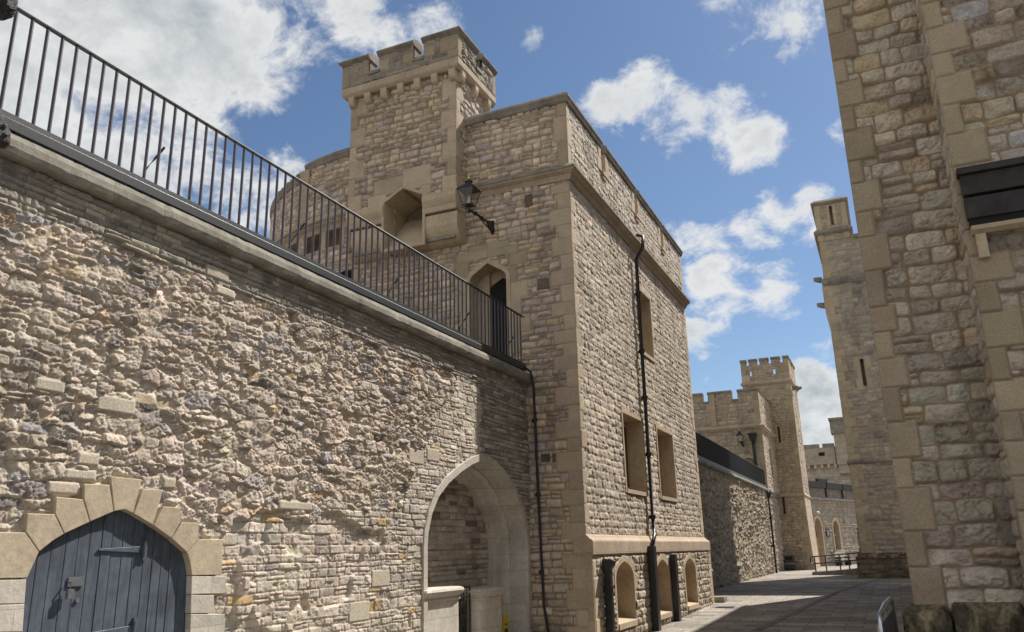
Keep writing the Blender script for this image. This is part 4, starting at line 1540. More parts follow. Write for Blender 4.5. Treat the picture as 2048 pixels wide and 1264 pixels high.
# ================================================================== NEAR BUILDING ON THE RIGHT
def near_building():
    root = thing('barracks_building', 'tall brown stone building filling the right edge, with buff corner blocks', 'building')
    XA, XB, YA, YB, H = .085, .915, 8.0, 7.62, 12.2
    s = Sheet(XA, XB + .02, .8, 8.4, .0085, plane_y(YA))
    U, V = s.U, s.V
    lay = coursed(U, V, 401, (.13, .205), (.15, .33), .16, .016, 4.5, .040)
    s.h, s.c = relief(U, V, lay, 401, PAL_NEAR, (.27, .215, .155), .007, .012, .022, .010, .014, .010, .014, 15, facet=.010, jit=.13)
    s.blocks(quoin_rects(XA, 1, .8, 8.4, 61, (.24, .36), .235, .135), 62, .012, (.37, .295, .21))
    s.flush_edge(.02, lo_u=True)
    s.build('wall', M_NEAR, root)
    s = Sheet(XB, 1.9, .8, 8.4, .0095, plane_y(YB))
    lay = coursed(s.U, s.V, 411, (.13, .21), (.15, .36), .16, .016, 4.5, .040)
    s.h, s.c = relief(s.U, s.V, lay, 411, PAL_NEAR + [((.44, .43, .41), 4)], (.27, .215, .155), .007, .012, .024, .010, .014, .010, .014, 15, facet=.010, jit=.13)
    s.blocks(quoin_rects(XB, 1, .8, 8.4, 63, (.22, .33), .30, .15), 64, .012, (.38, .31, .215))
    s.flush_edge(.015, lo_u=True)
    s.build('wall', M_NEAR, root)
    s = Sheet(1.9, 6.0, .8, 8.4, .03, plane_y(YB))
    lay = coursed(s.U, s.V, 412, (.13, .21), (.15, .36), .16, .016, 4.5, .040)
    s.h, s.c = relief(s.U, s.V, lay, 412, PAL_NEAR + [((.44, .43, .41), 4)], (.27, .215, .155), .01, .03, .024, .010, .014, .010, .014, 15, jit=.13)
    s.build('wall', M_NEAR, root)
    # narrow return between the two
    s = Sheet(YB, YA + .02, .6, H, .014, lambda u, v, h: (XB - h, u, v))
    lay = coursed(s.U, s.V, 421, (.12, .2), (.2, .4), .1, .01, 3.5, .03)
    s.h, s.c = relief(s.U, s.V, lay, 421, PAL_NEAR, (.28, .225, .165), .006, .02, .008, .004, .006, .003, .009, 12)
    s.h = s.h + .004
    s.flush_edge(.03, lo_u=True)
    s.build('return_wall', M_NEAR, root)
    # street flank, seen only from elsewhere
    XS = .55
    for a, b, x in ((YA, 8.6, XA), (8.6, 36., XS)):
        s = Sheet(a, b, -.3, H, .05, lambda u, v, h, x=x: (x - h, u, v))
        lay = coursed(s.U, s.V, 431, (.14, .22), (.2, .45), .1, .01, 3, .02)
        s.h, s.c = relief(s.U, s.V, lay, 431, PAL_NEAR, (.28, .235, .18), .01, .02, .016, .004, .006, .003, .006, 8)
        s.h = s.h - .03
        s.flush_edge(.05, lo_u=True)
        s.build('street_wall', M_FAR, root)
    mb = MB()
    mb.box(XA + .09, XB - .03, YA + .06, 8.6, -.3, H - .05)
    mb.box(XS + .09, XB - .02, 8.6, 35.98, -.3, H - .05)
    mb.box(XB - .02, 9., YA + .08, 35.98, -.3, H - .05)
    mb.box(XA, XB, YA - .005, YA + .5, 8.4, H)
    mb.box(XB, 9., YB - .005, YA + .08, 8.4, H)
    mb.box(6.0, 9., YB - .01, YA + .07, -.3, 8.39)
    mb.box(XB + .05, 9., YB + .06, YA + .07, -.3, H - .05)
    mb.build('wall_core', M_CAPST, root)
    mb = MB()
    mb.sweep([(XS, 36.), (XS, 8.6), (XA, 8.6), (XA, YA), (XB, YA)], [(-.3, H), (.05, H), (.1, H + .1), (.1, H + .2), (-.3, H + .3)])
    mb.build('coping', M_CAPST, root)
    # weathered plinth blocks
    for k, (x0, x1, y0, zt) in enumerate([(-.02, .36, 7.86, 1.10), (.365, .875, 7.86, 1.12), (.88, 2.6, 7.44, 1.10)]):
        mb = MB()
        rng = np.random.default_rng(70 + k)
        xs = np.linspace(x0, x1, 22 if k < 2 else 40)
        prof = [(YA + .1, zt)] + [(YA - (YA - y0) * math.sin(a), zt - .13 * (1 - math.cos(a))) for a in np.linspace(.1, math.pi / 2, 8)] + [(y0, z) for z in np.linspace(zt - .17, -.3, 28)] + [(YA + .1, -.3)]
        rings = []
        for x in xs:
            e = min(x - x0, x1 - x)
            r = (.07 if k == 0 else .025)
            ed = max(0, 1 - e / r) ** 2 * (.07 if k == 0 else .02)
            rings.append([(x, y + (ed + .035 * (float(fbm(np.array(x * 6.), np.array(z * 5.), 90 + k, 4)) - .5) if y < YA else 0), z - (ed if z > zt - .16 else 0)) for y, z in prof])
        mb.loft(rings, True, True)
        mb.build('plinth_block', M_MOSS, root, smooth=True)
    return root


near_building()


def timber_box():
    root = thing('timber_ledge', 'black boarded timber ledge on the near building, over a buff sill', 'timber ledge')
    x0, x1, yb = .93, 2.5, 7.60
    mb = MB()
    mb.box(x0, x1, yb - .12, yb, 4.655, 4.715)
    mb.build('top_board', M_TIMBER, root, bevel=.006)
    for z0, z1, o in ((4.47, 4.65, .085), (4.255, 4.445, .075)):
        mb = MB()
        mb.box(x0 + .02, x1, yb - o, yb, z0, z1)
        mb.build('face_board', M_TIMBER, root, bevel=.006)
    mb = MB()
    mb.box(x0 + .03, x1, yb - .05, yb, 4.20, 4.255)
    mb.build('backing', M_DARK, root)
    mb = MB()
    mb.sweep([(x0 + .035, yb), (x1, yb)], [(-.0, 4.12), (.03, 4.12), (.075, 4.15), (.08, 4.185), (.0, 4.197)])
    mb.build('sill', M_BUFF_SMOOTH, root)
    mb = MB()
    mb.box(x0 + .055, x0 + .135, yb - .05, yb + .01, 3.9, 4.118)
    mb.build('bracket', M_BUFF_SMOOTH, root, bevel=.01)


timber_box()


def barrier():
    root = thing('crowd_barrier', 'end of a grey metal crowd barrier standing beside the mossy plinth', 'barrier')
    y, zt = 8.0, 1.12
    mb = MB()
    mb.tube([(-.185, 7.2, -.2), (-.185, 7.2, zt - .13), (-.17, 7.24, zt - .05), (-.135, 7.6, zt + .0), (-.09, 8.05, zt + .02), (-.083, 8.10, zt - .05), (-.083, 8.12, -.2)], .021, 12)
    mb.build('tube_frame', M_STEEL, root, smooth=True)
    mb = MB()
    mb.loft([[(-.183, 7.22, -.1), (-.083, 8.10, -.1), (-.085, 8.08, zt - .06), (-.18, 7.24, zt - .12)], [(-.175, 7.22, -.1), (-.075, 8.10, -.1), (-.077, 8.08, zt - .06), (-.172, 7.24, zt - .12)]], True, True)
    mb.build('infill_panel', M_RAIL, root)


barrier()


# ================================================================== SECOND CURTAIN WALL
def second_wall():
    root = thing('curtain_wall', 'rough dark and sunlit stretch of wall beyond the tower, half in shadow', 'stone wall')
    s = Sheet(27.05, 58.0, -.2, 4.8, .045, plane_x(XW))
    U, V = s.U, s.V
    la = rubble(U, V, 15, .30, .17, .08)
    s.h, s.c = relief(U, V, la, 15, [((.40, .35, .28), 6), ((.36, .31, .25), 5), ((.43, .38, .31), 3), ((.29, .255, .215), 2)], (.36, .30, .225), .01, .05, .045, .035, .02, .02, .045, 6)
    s.h = s.h + .10 * (fbm(U * .9, V * 1.1, 91, 4) - .5)
    s.flush_edge(.08, hi_v=True)
    s.build('masonry_face', M_FAR, root)
    mb = MB()
    mb.box(-9.2, -6.8, 27.06, 57.95, -.2, 4.78)
    mb.build('wall_core', M_CAPST, root)
    mb = MB()
    mb.sweep([(XW, 27.06), (XW, 57.95)], [(-.3, 4.78), (.07, 4.78), (.125, 4.83), (.125, 4.90), (.06, 4.96), (-.3, 4.98)])
    mb.box(-9.2, -6.93, 27.06, 57.9, 4.79, 4.93)
    mb.build('coping', M_LEDGE, root)


second_wall()
railing('dense dark iron railing along the second wall beyond the tower', -6.6, 27.1, 52.15, .13, 5.07, 6.02, r=.02, mat=M_IRON)
downpipe('slim black drainpipe on the second wall', [(XW + .12, 52.0, 4.75), (XW + .12, 52.0, .0)], .06, [(XW + .12, 52., 3.2), (XW + .12, 52., 1.6)], (XW + .14, 52., 4.62))


# ================================================================== BATTLEMENTED BUILDING AND ITS TURRET BEYOND
def far_sheet(a, b, z0, z1, res, pos, seed, parent, quoins=(), holes=(), pal=PAL_FAR, name='wall', mort=(.33, .28, .215), cs=(.17, .26), cw=(.2, .5), col=(.42, .345, .24), deep=.02, extra=()):
    s = Sheet(a, b, z0, z1, res, pos)
    lay = coursed(s.U, s.V, seed, cs, cw, .15, .015, 2.5, .03)
    s.h, s.c = relief(s.U, s.V, lay, seed, pal, mort, .012, .03, deep, .012, .016, .006, .02, 7, jit=.09)
    r = []
    for at, sd in quoins:
        r += quoin_rects(at, sd, z0, z1, seed + int(sd), (.36, .5), .55, .32)
    s.blocks(r + list(extra), seed + 5, .008, col, .006, .004)
    for h in holes:
        s.cut(inside_poly(h))
    s.flush_edge(.05, lo_u=True, hi_u=True)
    return s.build(name, M_FAR, parent)


def gatehouse():
    root = thing('gatehouse_building', 'lower battlemented building beyond the second wall, beside the tall slim turret', 'building')
    XC, YC, ZT, ZC = -6.5, 52.25, 11.0, 8.72
    cren = [(-8.12, -7.78), (-9.95, -9.65), (-11.6, -11.3)]
    arch = pointed(-8.0, -7.0, 4.8, 6.5, 6.85, 6)
    far_sheet(-13., XC, 4.6, ZT, .045, plane_y(YC), 501, root, [(XC, -1), (-9.25, -1)], [rect(a, b, 10.55, 12) for a, b in cren] + [offset_poly(arch, .05)])
    far_sheet(YC, 58.2, 4.9, ZT, .06, plane_x(XC), 511, root, [(YC, 1)], [rect(54.6, 55.6, 5.7, 7.7)])
    mb = MB()
    cx = [(-13., -11.6), (-11.3, -9.95), (-9.65, -8.12), (-7.78, XC)]
    for a, b in cx:
        mb.box(a + .01, b - .01, YC + .06, YC + .5, 10.0, ZT)
    mb.box(-13., XC - .06, YC + .08, 58., 4.6, 10.5)
    mb.box(XC - .5, XC - .06, YC + .51, 58., 10.4, ZT)
    mb.build('wall_core', M_CAPST, root)
    mb = MB()
    cap = [(-.5, ZT), (.06, ZT), (.08, ZT + .06), (0, ZT + .16), (-.5, ZT + .17)]
    for a, b in cx[:-1]:
        MB().sweep([(a, YC), (b, YC)], cap).build('parapet_coping', M_CAPST, root)
    mb.sweep([(cx[-1][0], YC), (XC, YC), (XC, 58.)], cap)
    mb.build('parapet_coping', M_CAPST, root)
    for a, b in cren:
        MB().box(a - .02, b + .02, YC - .05, YC + .5, 10.45, 10.56).build('crenel_sill', M_CAPST, root)
    mb = MB()
    mb.sweep([(-13., YC), (XC, YC), (XC, 58.)], [(-.05, ZC - .14), (.06, ZC - .14), (.2, ZC), (.2, ZC + .08), (.02, ZC + .2), (-.05, ZC + .2)])
    mb.build('cornice', M_BUFF, root)
    mb = MB()
    mb.box(-9.5, -9.2, YC - .08, YC + .1, ZC + .21, ZT - .01)
    mb.build('pilaster', M_BUFF, root)
    d = frame(arch, PY(YC), .16, .03, .35).build('doorway', M_BUFF_SMOOTH, root)
    mb = MB()
    mb.prism(offset_poly(arch, .03), PY(YC), -.4, -.33)
    mb.build('door', M_DARK, d)
    w = frame(rect(54.65, 55.55, 5.75, 7.65), PX(XC), .12, .02, .4).build('window', M_BUFF_SMOOTH, root)
    mb = MB()
    mb.prism(rect(54.6, 55.6, 5.7, 7.7), PX(XC), -.42, -.38)
    mb.build('pane', M_PANE, w)
    # tall slim turret
    TX0, TX1, TY, TY2 = -8.2, -4.98, 58.0, 62.3
    TG = [(-7.80, -7.63), (-7.07, -6.89), (-6.29, -6.11), (-5.52, -5.34)]
    far_sheet(TX0, TX1, -.1, 14.1, .05, plane_y(TY), 521, root, [(TX0, 1), (TX1, -1)],
              [rect(-6.17, -6.07, 8.3, 9.4), rect(-6.38, -6.26, 3.6, 4.8)] + [rect(a, a + .34, 13.62, 15) for a in ()] + [rect(a, b, 13.84, 15) for a, b in TG] + [rect(-7.58, -7.51, 13.1, 13.35), rect(-6.0, -5.93, 13.1, 13.35)], name='turret_wall', cs=(.15, .22), cw=(.2, .42),
              extra=[(-6.3, -5.95, 8.2, 9.5), (-6.5, -6.15, 3.5, 4.9)])
    far_sheet(TY, TY2, -.1, 14.1, .07, plane_x(TX1), 531, root, [(TY, 1), (TY2, -1)], [rect(59.9, 60.3, 13.84, 15)], name='turret_wall')
    mb = MB()
    mb.box(TX0, TX1 - .08, TY + .35, TY2, -.1, 12.8)
    for a, b in zip([TX0] + [g[1] for g in TG], [g[0] for g in TG] + [TX1 - .02]):
        mb.box(a, b, TY + .04, TY + .34, 13.55, 14.08)
    mb.box(TX0 + .01, TX1 - .08, TY + .06, TY + .34, 9.5, 12.99)
    mb.box(TX0 + .01, -6.4, TY + .06, TY + .34, -.1, 9.49)
    mb.box(-6.0, TX1 - .08, TY + .06, TY + .34, -.1, 9.49)
    mb.box(TX1 - .3, TX1 - .06, TY + .35, 59.9, 12.8, 14.08)
    mb.box(TX1 - .3, TX1 - .06, 60.3, TY2, 12.8, 14.08)
    mb.build('turret_core', M_CAPST, root)
    mb = MB()
    for a, b in zip([TX0] + [g[1] for g in TG], [g[0] for g in TG]):
        MB().box(a - .03, b + .03, TY - .07, TY + .38, 14.1, 14.24).build('merlon_coping', M_CAPST, root)
    mb.box(-5.35, TX1 + .07, TY - .07, 59.93, 14.1, 14.24)
    mb.build('merlon_coping', M_CAPST, root)
    MB().box(TX1 - .35, TX1 + .07, 60.27, TY2, 14.1, 14.24).build('merlon_coping', M_CAPST, root)
    mb = MB()
    mb.sweep([(TX0, TY + .3), (TX0, TY), (TX1, TY), (TX1, TY2)], [(-.05, 12.35), (.03, 12.35), (.12, 12.47), (.12, 12.55), (.02, 12.66), (-.05, 12.66)])
    mb.build('turret_string', M_BUFF, root)
    mb = MB()
    mb.sweep([(TX0, TY), (TX1, TY), (TX1, TY2)], [(-.05, 4.7), (.05, 4.72), (.08, 4.8), (.02, 4.92), (-.05, 4.92)])
    mb.build('turret_string', M_BUFF, root)
    # battered foot on the street side
    mb = MB()
    mb.loft([[(TX1 - .1, y, -.1), (TX1 + .16, y, -.1), (TX1 + .06, y, 2.2), (TX1 + .01, y, 4.7), (TX1 - .1, y, 4.7)] for y in (TY - .01, TY2)], True, True)
    mb.build('battered_foot', M_BUFF, root)
    mb = MB()
    for y, z in ((58.6, 12.0), (61.5, 12.45)):
        mb = MB()
        mb.loft([[(TX1 + .02, y - .12, z - .15), (TX1 + .02, y + .12, z - .15), (TX1 + .02, y + .12, z + .15), (TX1 + .02, y - .12, z + .15)],
                 [(TX1 + .42, y - .06, z + .0), (TX1 + .42, y + .06, z + .0), (TX1 + .42, y + .06, z + .16), (TX1 + .42, y - .06, z + .16)]], True, True)
        mb.build('water_spout', M_CAPST, root)


gatehouse()
lantern('small black lantern on the battlemented building beyond the second wall', (-7.72, 52.2, 7.75), .8, scale=.95)
downpipe('black drainpipe with a hopper on the battlemented building', [(-7.08, 52.12, 8.35), (-7.08, 52.12, 5.0)], .085, [(-7.08, 52.12, 6.4)], (-7.08, 52.08, 8.2))


def bin_():
    root = thing('litter_bin', 'dark grey litter bin at the foot of the slim turret', 'litter bin')
    x0, x1, y0, y1, z = -6.56, -5.98, 57.1, 57.68, ground_z(57)
    mb = MB()
    mb.box(x0 + .03, x1 - .03, y0 + .03, y1 - .03, z, z + .08)
    mb.box(x0, x1, y0, y1, z + .08, z + .92)
    mb.build('body', M_RAIL, root, bevel=.03)
    mb = MB()
    mb.box(x0 - .03, x1 + .03, y0 - .03, y1 + .03, z + .92, z + 1.04)
    mb.build('lid', M_LEDGE, root, bevel=.03)
    mb = MB()
    mb.box(x0 + .08, x1 - .08, y0 - .012, y0 - .002, z + .66, z + .82)
    mb.build('slot', M_DARK, root)
    mb = MB()
    mb.box(x0 - .006, x1 + .006, y0 - .008, y1, z + .4, z + .43)
    mb.build('band', M_STEEL, root)


bin_()


def drain_cover():
    root = thing('drain_cover', 'small square iron drain cover in the sunlit paving by the main tower', 'drain cover')
    x, y = -4.75, 25.6
    z = ground_z(y)
    mb = MB()
    mb.box(x - .26, x + .26, y - .26, y + .26, z - .05, z + .008)
    mb.build('frame', M_IRON, root)
    mb = MB()
    for k in range(6):
        mb.box(x - .22, x + .22, y - .21 + k * .075, y - .17 + k * .075, z + .009, z + .02)
    mb.build('grating', M_LEAD, root)


drain_cover()


def stub_post():
    root = thing('hose_tap', 'small dark post with a white hose hook beside the far corner of the main tower', 'post')
    z = ground_z(28)
    mb = MB()
    mb.tube([(-5.62, 28.2, z - .05), (-5.62, 28.2, z + .95)], .028)
    mb.build('post', M_IRON, root)
    mb = MB()
    mb.tube([(-5.62, 28.18, z + .9), (-5.56, 28.1, z + .97), (-5.50, 28.06, z + .9)], .018)
    mb.tube([(-5.66, 28.18, z + .52), (-5.62, 28.08, z + .50), (-5.56, 28.06, z + .62), (-5.58, 28.1, z + .7)], .02)
    mb.build('hook', M_WHITE, root, smooth=True)
    mb = MB()
    mb.box(-5.50, -5.06, 27.2, 27.75, ground_z(27.5) - .1, ground_z(27.5) + .17)
    o = mb.build('step_stone', M_LEDGE, None, bevel=.03)
    tag(o, 'low pale kerb stone at the far foot of the main tower', 'kerb stone')


stub_post()


# ================================================================== MIDDLE TOWER ON THE RIGHT
def mid_tower():
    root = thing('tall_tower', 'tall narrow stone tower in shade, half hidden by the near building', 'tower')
    XL, XR, YF, YB = -1.48, 5.0, 43.6, 50.0
    YS = YF
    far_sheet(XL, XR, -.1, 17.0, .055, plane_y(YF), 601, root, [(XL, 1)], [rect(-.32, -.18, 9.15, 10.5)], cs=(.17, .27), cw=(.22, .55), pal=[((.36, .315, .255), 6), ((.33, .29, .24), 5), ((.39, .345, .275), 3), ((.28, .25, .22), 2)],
              extra=[(-.62, -.34, 9.0, 9.5), (-.55, -.34, 9.5, 10.0), (-.62, -.34, 10.0, 10.65), (-.16, .12, 9.0, 9.5), (-.16, .05, 9.5, 10.0), (-.16, .12, 10.0, 10.65)])
    mb = MB()
    mb.box(XL + .08, XR, YF + .3, YB, -.1, 16.6)
    mb.box(XL + .08, -.5, YF + .06, YF + .29, -.1, 16.9)
    mb.box(0., XR, YF + .06, YF + .29, -.1, 16.9)
    mb.build('wall_core', M_CAPST, root)
    far_sheet(YF, YB, -.1, 17.0, .09, lambda u, v, h: (XL - h, u, v), 611, root, [(YF, 1)])
    mb = MB()
    mb.sweep([(XL, YB), (XL, YF), (XR, YF)], [(-.05, 14.55), (.05, 14.55), (.14, 14.72), (.14, 14.84), (.02, 14.96), (-.05, 14.96)])
    mb.build('upper_string', M_CAPST, root)
    mb = MB()
    mb.sweep([(XL, YB), (XL, YF), (XR, YF)], [(-.05, 5.35), (.05, 5.35), (.10, 5.42), (.10, 5.5), (.02, 5.58), (-.05, 5.58)])
    mb.build('lower_string', M_CAPST, root)
    mb = MB()
    mb.sweep([(XL, YB), (XL, YF), (XR, YF)], [(-.05, .9), (.26, .9), (.28, .95), (.24, 1.02), (.04, 1.18), (-.05, 1.18)])
    mb.box(XL - .2, XR, YF - .2, YB, -.1, .9)
    mb.build('plinth', M_MOSS, root)
    far_sheet(XL - .25, XR, -.1, .92, .05, plane_y(YF - .25), 631, root, pal=[((.17, .145, .105), 4), ((.12, .105, .08), 4), ((.22, .185, .13), 1)], mort=(.12, .10, .08), name='plinth_face')
    # corner corbelled out, with two weathered spouts
    mb = MB()
    mb.loft([[(XL + g, YF - .012, z), (XL + .3, YF - .012, z), (XL + .3, YB, z), (XL + g, YB, z)] for g, z in ((.0, 12.0), (-.05, 12.4), (-.13, 13.1), (-.15, 14.54))], True, True)
    mb.build('corbelled_corner', M_BUFF, root)
    for z in (13.55, 14.95):
        mb = MB()
        mb.loft([[(XL - .1, YF + .2 + w, z + h) for w, h in ((-.12, -.14), (.12, -.14), (.12, .14), (-.12, .14))], [(XL - .32, YF + .2 + w, z + .03 + h) for w, h in ((-.12, -.12), (.12, -.12), (.12, .14), (-.12, .14))],
                 [(XL - .52, YF + .2 + w, z + .08 + h) for w, h in ((-.08, -.08), (.08, -.08), (.08, .1), (-.08, .1))]], True, True)
        mb.build('water_spout', M_CAPST, root, bevel=.03)
    # parapet and corner turret top
    mb = MB()
    mb.sweep([(.16, YF), (XR, YF)], [(-.4, 16.9), (.08, 16.9), (.1, 17.0), (0, 17.15), (-.4, 17.2)])
    mb.box(.5, .95, YF - .02, YF + .4, 17.18, 17.4)
    mb.build('parapet_coping', M_CAPST, root)
    tx0, tx1 = -1.52, .08
    tt = far_sheet(tx0, tx1, 17.0, 19.05, .05, plane_y(YF - .01), 621, root, [], [rect(-.74, -.62, 17.9, 18.9)], name='turret_top', pal=[((.38, .325, .25), 5), ((.34, .29, .23), 4), ((.27, .235, .195), 2)],
                   extra=[(tx0, tx0 + .3, 17.0, 19.05), (tx1 - .3, tx1, 17., 19.05), (-.9, -.76, 17.8, 19.0), (-.6, -.46, 17.8, 19.0)])
    mb = MB()
    mb.box(tx0 + .03, tx1 - .02, YF + .3, YB, 16.6, 19.04)  # turret's unseen depth stretched back to cast shadow on the second wall
    mb.box(tx0 + .03, -.9, YF + .06, YF + .29, 17., 19.04)
    mb.box(-.5, tx1 - .02, YF + .06, YF + .29, 17., 19.04)
    mb.build('turret_core', M_BUFF, root)
    mb = MB()
    P4 = [(tx0, YB), (tx0, YF), (tx1, YF), (tx1, YB)]
    mb.sweep(P4, [(-.3, 19.05), (.05, 19.05), (.13, 19.14), (.13, 19.2), (-.05, 19.36), (-.3, 19.38)])
    mb.box(tx0 + .2, tx1 - .2, YF + .2, YB - .1, 19.06, 19.37)
    mb.build('turret_cap', M_CAPST, root)
    mb = MB()
    mb.sweep(P4, [(-.1, 17.35), (.06, 17.35), (.16, 17.45), (.16, 17.52), (.02, 17.68), (-.1, 17.68)])
    mb.build('turret_string', M_CAPST, root)


mid_tower()


# ================================================================== FAR END OF THE STREET
def rot_plane(p0, deg):
    a = math.radians(deg)
    dx, dy = math.sin(a), math.cos(a)

    def pos(u, v, h):
        return (p0[0] + dx * u + dy * h, p0[1] + dy * u - dx * h, v + 0 * h)
    return pos


FP0, FDEG = (-5.62, 63.9), 20.0
FPOS = rot_plane(FP0, FDEG)


def far_wall():
    root = thing('curtain_wall', 'far pale wall with two narrow arched openings at the end of the street', 'stone wall')
    P = lambda u, v, h: tuple(float(q) for q in FPOS(u, v, h))
    dr = pointed(1.45, 2.55, .05, 2.9, 3.5, 6)
    wn = pointed(4.6, 5.6, 1.2, 2.8, 3.35, 6)
    far_sheet(-1.5, 16., -.1, 4.85, .06, FPOS, 701, root, [], [offset_poly(dr, .05), offset_poly(wn, .05)], pal=[((.42, .365, .295), 6), ((.38, .335, .275), 4), ((.45, .39, .31), 3)], cs=(.12, .2), cw=(.15, .4), deep=.03)
    mb = MB()
    mb.prism(rect(-1.5, 16, -.1, 4.82), P, -1.6, -.55)
    mb.prism(rect(-1.5, 16, 3.7, 4.82), P, -.54, -.06)
    mb.build('wall_core', M_CAPST, root)
    mb = MB()
    mb.prism(rect(-1.5, 16, 4.84, 5.0), P, -.5, .14)
    mb.build('coping', M_LEDGE, root)
    mb = MB()
    mb.prism(rect(-1.5, 16, 5.0, 6.15), P, -.6, -.25)
    mb.build('parapet', M_CAPST, root)
    mb = MB()
    for a, b in ((1.2, 4.4), (4.6, 7.4), (7.6, 10.2), (10.4, 14)):
        mb.prism(rect(a, b, 5.75, 6.2), P, -.22, -.05)
    mb.prism(rect(3.2, 4.9, 6.2, 6.45), P, -.3, -.1)
    for a in (4.5, 7.5, 10.3):
        mb.prism(rect(a - .04, a + .04, 5.0, 6.15), P, -.2, -.1)
    mb.build('dark_boards', M_TIMBER, root)
    d = frame(dr, P, .2, .03, .4).build('doorway', M_BUFF_SMOOTH, root)
    mb = MB()
    mb.prism(offset_poly(dr, .03), P, -.5, -.36)
    mb.build('door', M_BUFF_SMOOTH, d)
    mb = MB()
    mb.prism(rect(1.6, 2.4, 2.15, 2.95), P, -.352, -.34)
    mb.build('fanlight', M_PANE, d)
    w = frame(wn, P, .2, .03, .4).build('window', M_BUFF_SMOOTH, root)
    mb = MB()
    mb.prism(offset_poly(wn, .03), P, -.45, -.36)
    mb.build('pane', M_PANE, w)
    mb = MB()
    mb.prism(rect(4.6, 5.6, 2.25, 2.35), P, -.355, -.30)
    mb.prism(rect(4.4, 5.8, 1.08, 1.2), P, -.3, .12)
    mb.build('sill', M_PALE, w)
    mb = MB()
    mb.prism(rect(9.0, 10.2, .05, 2.8), P, .0, .03)
    mb.build('side_door', M_DARK, root)
    # small black plaque with a pale symbol
    pl = thing('plaque', 'small black plaque with a pale mark between the two far arched openings', 'plaque')
    mb = MB()
    mb.prism(rect(3.2, 3.75, 2.15, 2.75), P, .02, .06)
    mb.build('plate', M_IRON, pl)
    mb = MB()
    mb.prism(rect(3.42, 3.52, 2.28, 2.62), P, .061, .067)
    mb.build('mark', M_WHITE, pl)
    dp = thing('drainpipe', 'far thin black drainpipe beside the slim turret', 'drainpipe')
    mb = MB()
    mb.tube([P(.15, .0, .12), P(.15, 4.2, .12)], .07)
    mb.build('pipe', M_IRON, dp)
    mb = MB()
    a, b, c = P(.15, 4.3, .16)
    mb.loft([[(a + sx * r, b + sy * r, c + h) for sx, sy in ((1, 1), (-1, 1), (-1, -1), (1, -1))] for r, h in ((.08, -.3), (.2, 0), (.2, .12))], True, True)
    mb.build('hopper', M_IRON, dp)
    lp = thing('wall_lamp', 'tiny white bracket lamp over the far arched doorway', 'lamp')
    mb = MB()
    mb.tube([P(1.55, 3.72, .02), P(1.7, 3.8, .3), P(1.9, 3.7, .5)], .03)
    mb.build('arm', M_BUFF_SMOOTH, lp)
    mb = MB()
    mb.lathe([(.05, -.1), (.14, -.06), (.12, .06), (.04, .1)], P(1.6, 3.86, .3), 10)
    mb.build('shade', M_WHITE, lp)
    # bench under the window
    bn = thing('bench', 'pale slatted bench under the far arched window', 'bench')
    z = ground_z(68)
    mb = MB()
    mb.prism(rect(3.6, 5.4, z + .42, z + .48), P, .25, .75)
    mb.build('seat', M_PALE, bn)
    mb = MB()
    mb.prism(rect(3.6, 5.4, z + .62, z + 1.0), P, .25, .30)
    mb.build('backrest', M_PALE, bn)
    for u in (3.65, 5.3):
        mb = MB()
        mb.prism(rect(u, u + .07, z - .02, z + .62), P, .26, .72)
        mb.build('leg', M_IRON, bn)


far_wall()


def ramp():
    root = thing('access_ramp', 'low stone access ramp in front of the far wall', 'ramp')
    y0, y1 = 48.2, 50.5
    mb = MB()
    mb.loft([[(-4.2, y, -.05), (-1.3, y, -.05), (-1.3, y, .40), (-4.2, y, .2)] for y in (y0, y1)], True, True)
    mb.build('ramp_body', M_LEDGE, root)
    rl = thing('handrail', 'dark handrail on posts along the access ramp', 'handrail')
    h = lambda x: .2 + (x + 4.2) * .069
    mb = MB()
    for o in (.78, .42):
        mb.tube([(-4.12, y0 + .12, h(-4.12) + o), (-1.35, y0 + .12, h(-1.35) + o)], .035)
    mb.tube([(-4.12, y0 + .12, h(-4.12) + .78), (-4.22, y0 + .12, h(-4.2) + .72), (-4.22, y0 + .12, h(-4.2) + .48), (-4.12, y0 + .12, h(-4.12) + .42)], .035)
    mb.build('rails', M_RAIL, rl)
    for x in (-4.0, -3.45, -2.75, -2.3, -1.8):
        mb = MB()
        mb.tube([(x, y0 + .12, h(x) - .02), (x, y0 + .12, h(x) + .78)], .035)
        mb.build('post', M_RAIL, rl)


ramp()


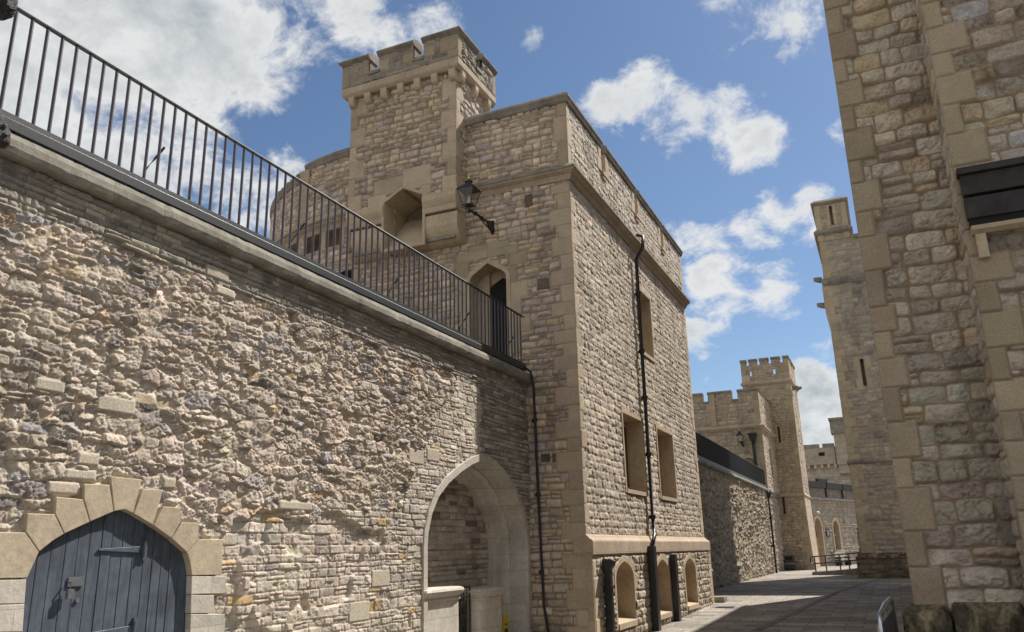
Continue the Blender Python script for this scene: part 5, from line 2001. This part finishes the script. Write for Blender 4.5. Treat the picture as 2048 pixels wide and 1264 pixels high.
def far_castle():
    root = thing('castle_block', 'distant battlemented block with a corbelled parapet, behind the far wall', 'building')
    Y = 100.
    far_sheet(-14., 6., -.1, 12.3, .11, plane_y(Y), 801, root, [], [rect(-6.3, -5.95, 12.0, 13)], pal=[((.43, .38, .31), 5), ((.40, .35, .28), 4), ((.46, .40, .32), 3)], cs=(.25, .4), cw=(.4, .9))
    mb = MB()
    mb.box(-14., 6., Y + .1, Y + 8, -.1, 11.9)
    mb.build('wall_core', M_CAPST, root)
    mb = MB()
    for a, b in ((-14, -6.3), (-5.95, -4.7)):
        mb.box(a, b, Y - .35, Y + .6, 12.25, 12.65)
    mb.build('coping', M_CAPST, root)
    mb = MB()
    mb.box(-14., -4.7, Y - .3, Y - .02, 10.35, 12.24)
    mb.build('parapet', M_FAR_PLAIN, root)
    mb = MB()
    mb.box(-6.45, -5.8, Y - .34, Y - .301, 11.3, 11.7)
    mb.build('parapet_slot', M_DARK, root)
    for k in range(14):
        mb = MB()
        x = -13.6 + .72 * k
        if x > -4.8:
            break
        mb.box(x, x + .28, Y - .28, Y - .02, 9.9, 10.34)
        mb.build('corbel', M_BUFF_SMOOTH, root)
    t = MB()
    t.box(-4.6, -3.0, Y - .5, Y + 1.2, 10.2, 14.2)
    t.box(-4.5, -3.1, Y - .4, Y - .05, 9.2, 10.19)
    tu = t.build('turret', M_FAR_PLAIN, root)
    mb = MB()
    mb.box(-4.85, -2.8, Y - .75, Y + 1.4, 13.7, 15.2)
    mb.box(-4.95, -2.7, Y - .85, Y + 1.5, 15.2, 15.45)
    mb.build('turret_head', M_CAPST, tu)


M_FAR_PLAIN = plain_stone('far_block_stone', (.40, .345, .27), bw=.7, bh=.33)
far_castle()


# ================================================================== WIRE ANIMAL SCULPTURE
def wire_sculpture():
    """Only the muzzle and one foot reach into the picture; the rest of the sitting animal is outside the frame."""
    verts = [(-6.55, 3.15, 5.55), (-6.5, 3.3, 5.95), (-6.45, 3.45, 6.28), (-6.42, 3.55, 6.36), (-6.38, 3.65, 6.24), (-6.36, 3.68, 6.08),
             (-6.48, 3.38, 5.5), (-6.42, 3.6, 5.35), (-6.40, 3.78, 5.18), (-6.38, 3.86, 5.03), (-6.36, 3.86, 4.96), (-6.75, 3.0, 5.30), (-6.7, 2.75, 5.2)]
    edges = [(0, 1), (1, 2), (2, 3), (3, 4), (4, 5), (0, 6), (6, 7), (7, 8), (8, 9), (9, 10), (0, 11), (11, 12)]
    rad = [.24, .22, .20, .20, .19, .14, .11, .10, .09, .10, .07, .25, .18]
    me = bpy.data.meshes.new('wire_sculpture')
    me.from_pydata(verts, edges, [])
    o = bpy.data.objects.new('wire_sculpture', me)
    COL.objects.link(o)
    tag(o, 'dark wire animal sculpture perched on the rubble wall at the picture edge', 'sculpture')
    sk = o.modifiers.new('skin', 'SKIN')
    for v, r in zip(me.skin_vertices[0].data, rad):
        v.radius = (r, r)
    me.skin_vertices[0].data[0].use_root = True
    sb = o.modifiers.new('sub', 'SUBSURF')
    sb.levels = sb.render_levels = 3
    tx = bpy.data.textures.new('wire_relief', 'CLOUDS')
    tx.noise_scale = .05
    dm = o.modifiers.new('relief', 'DISPLACE')
    dm.texture = tx
    dm.strength = .05
    me.materials.append(M_WIRE)


wire_sculpture()
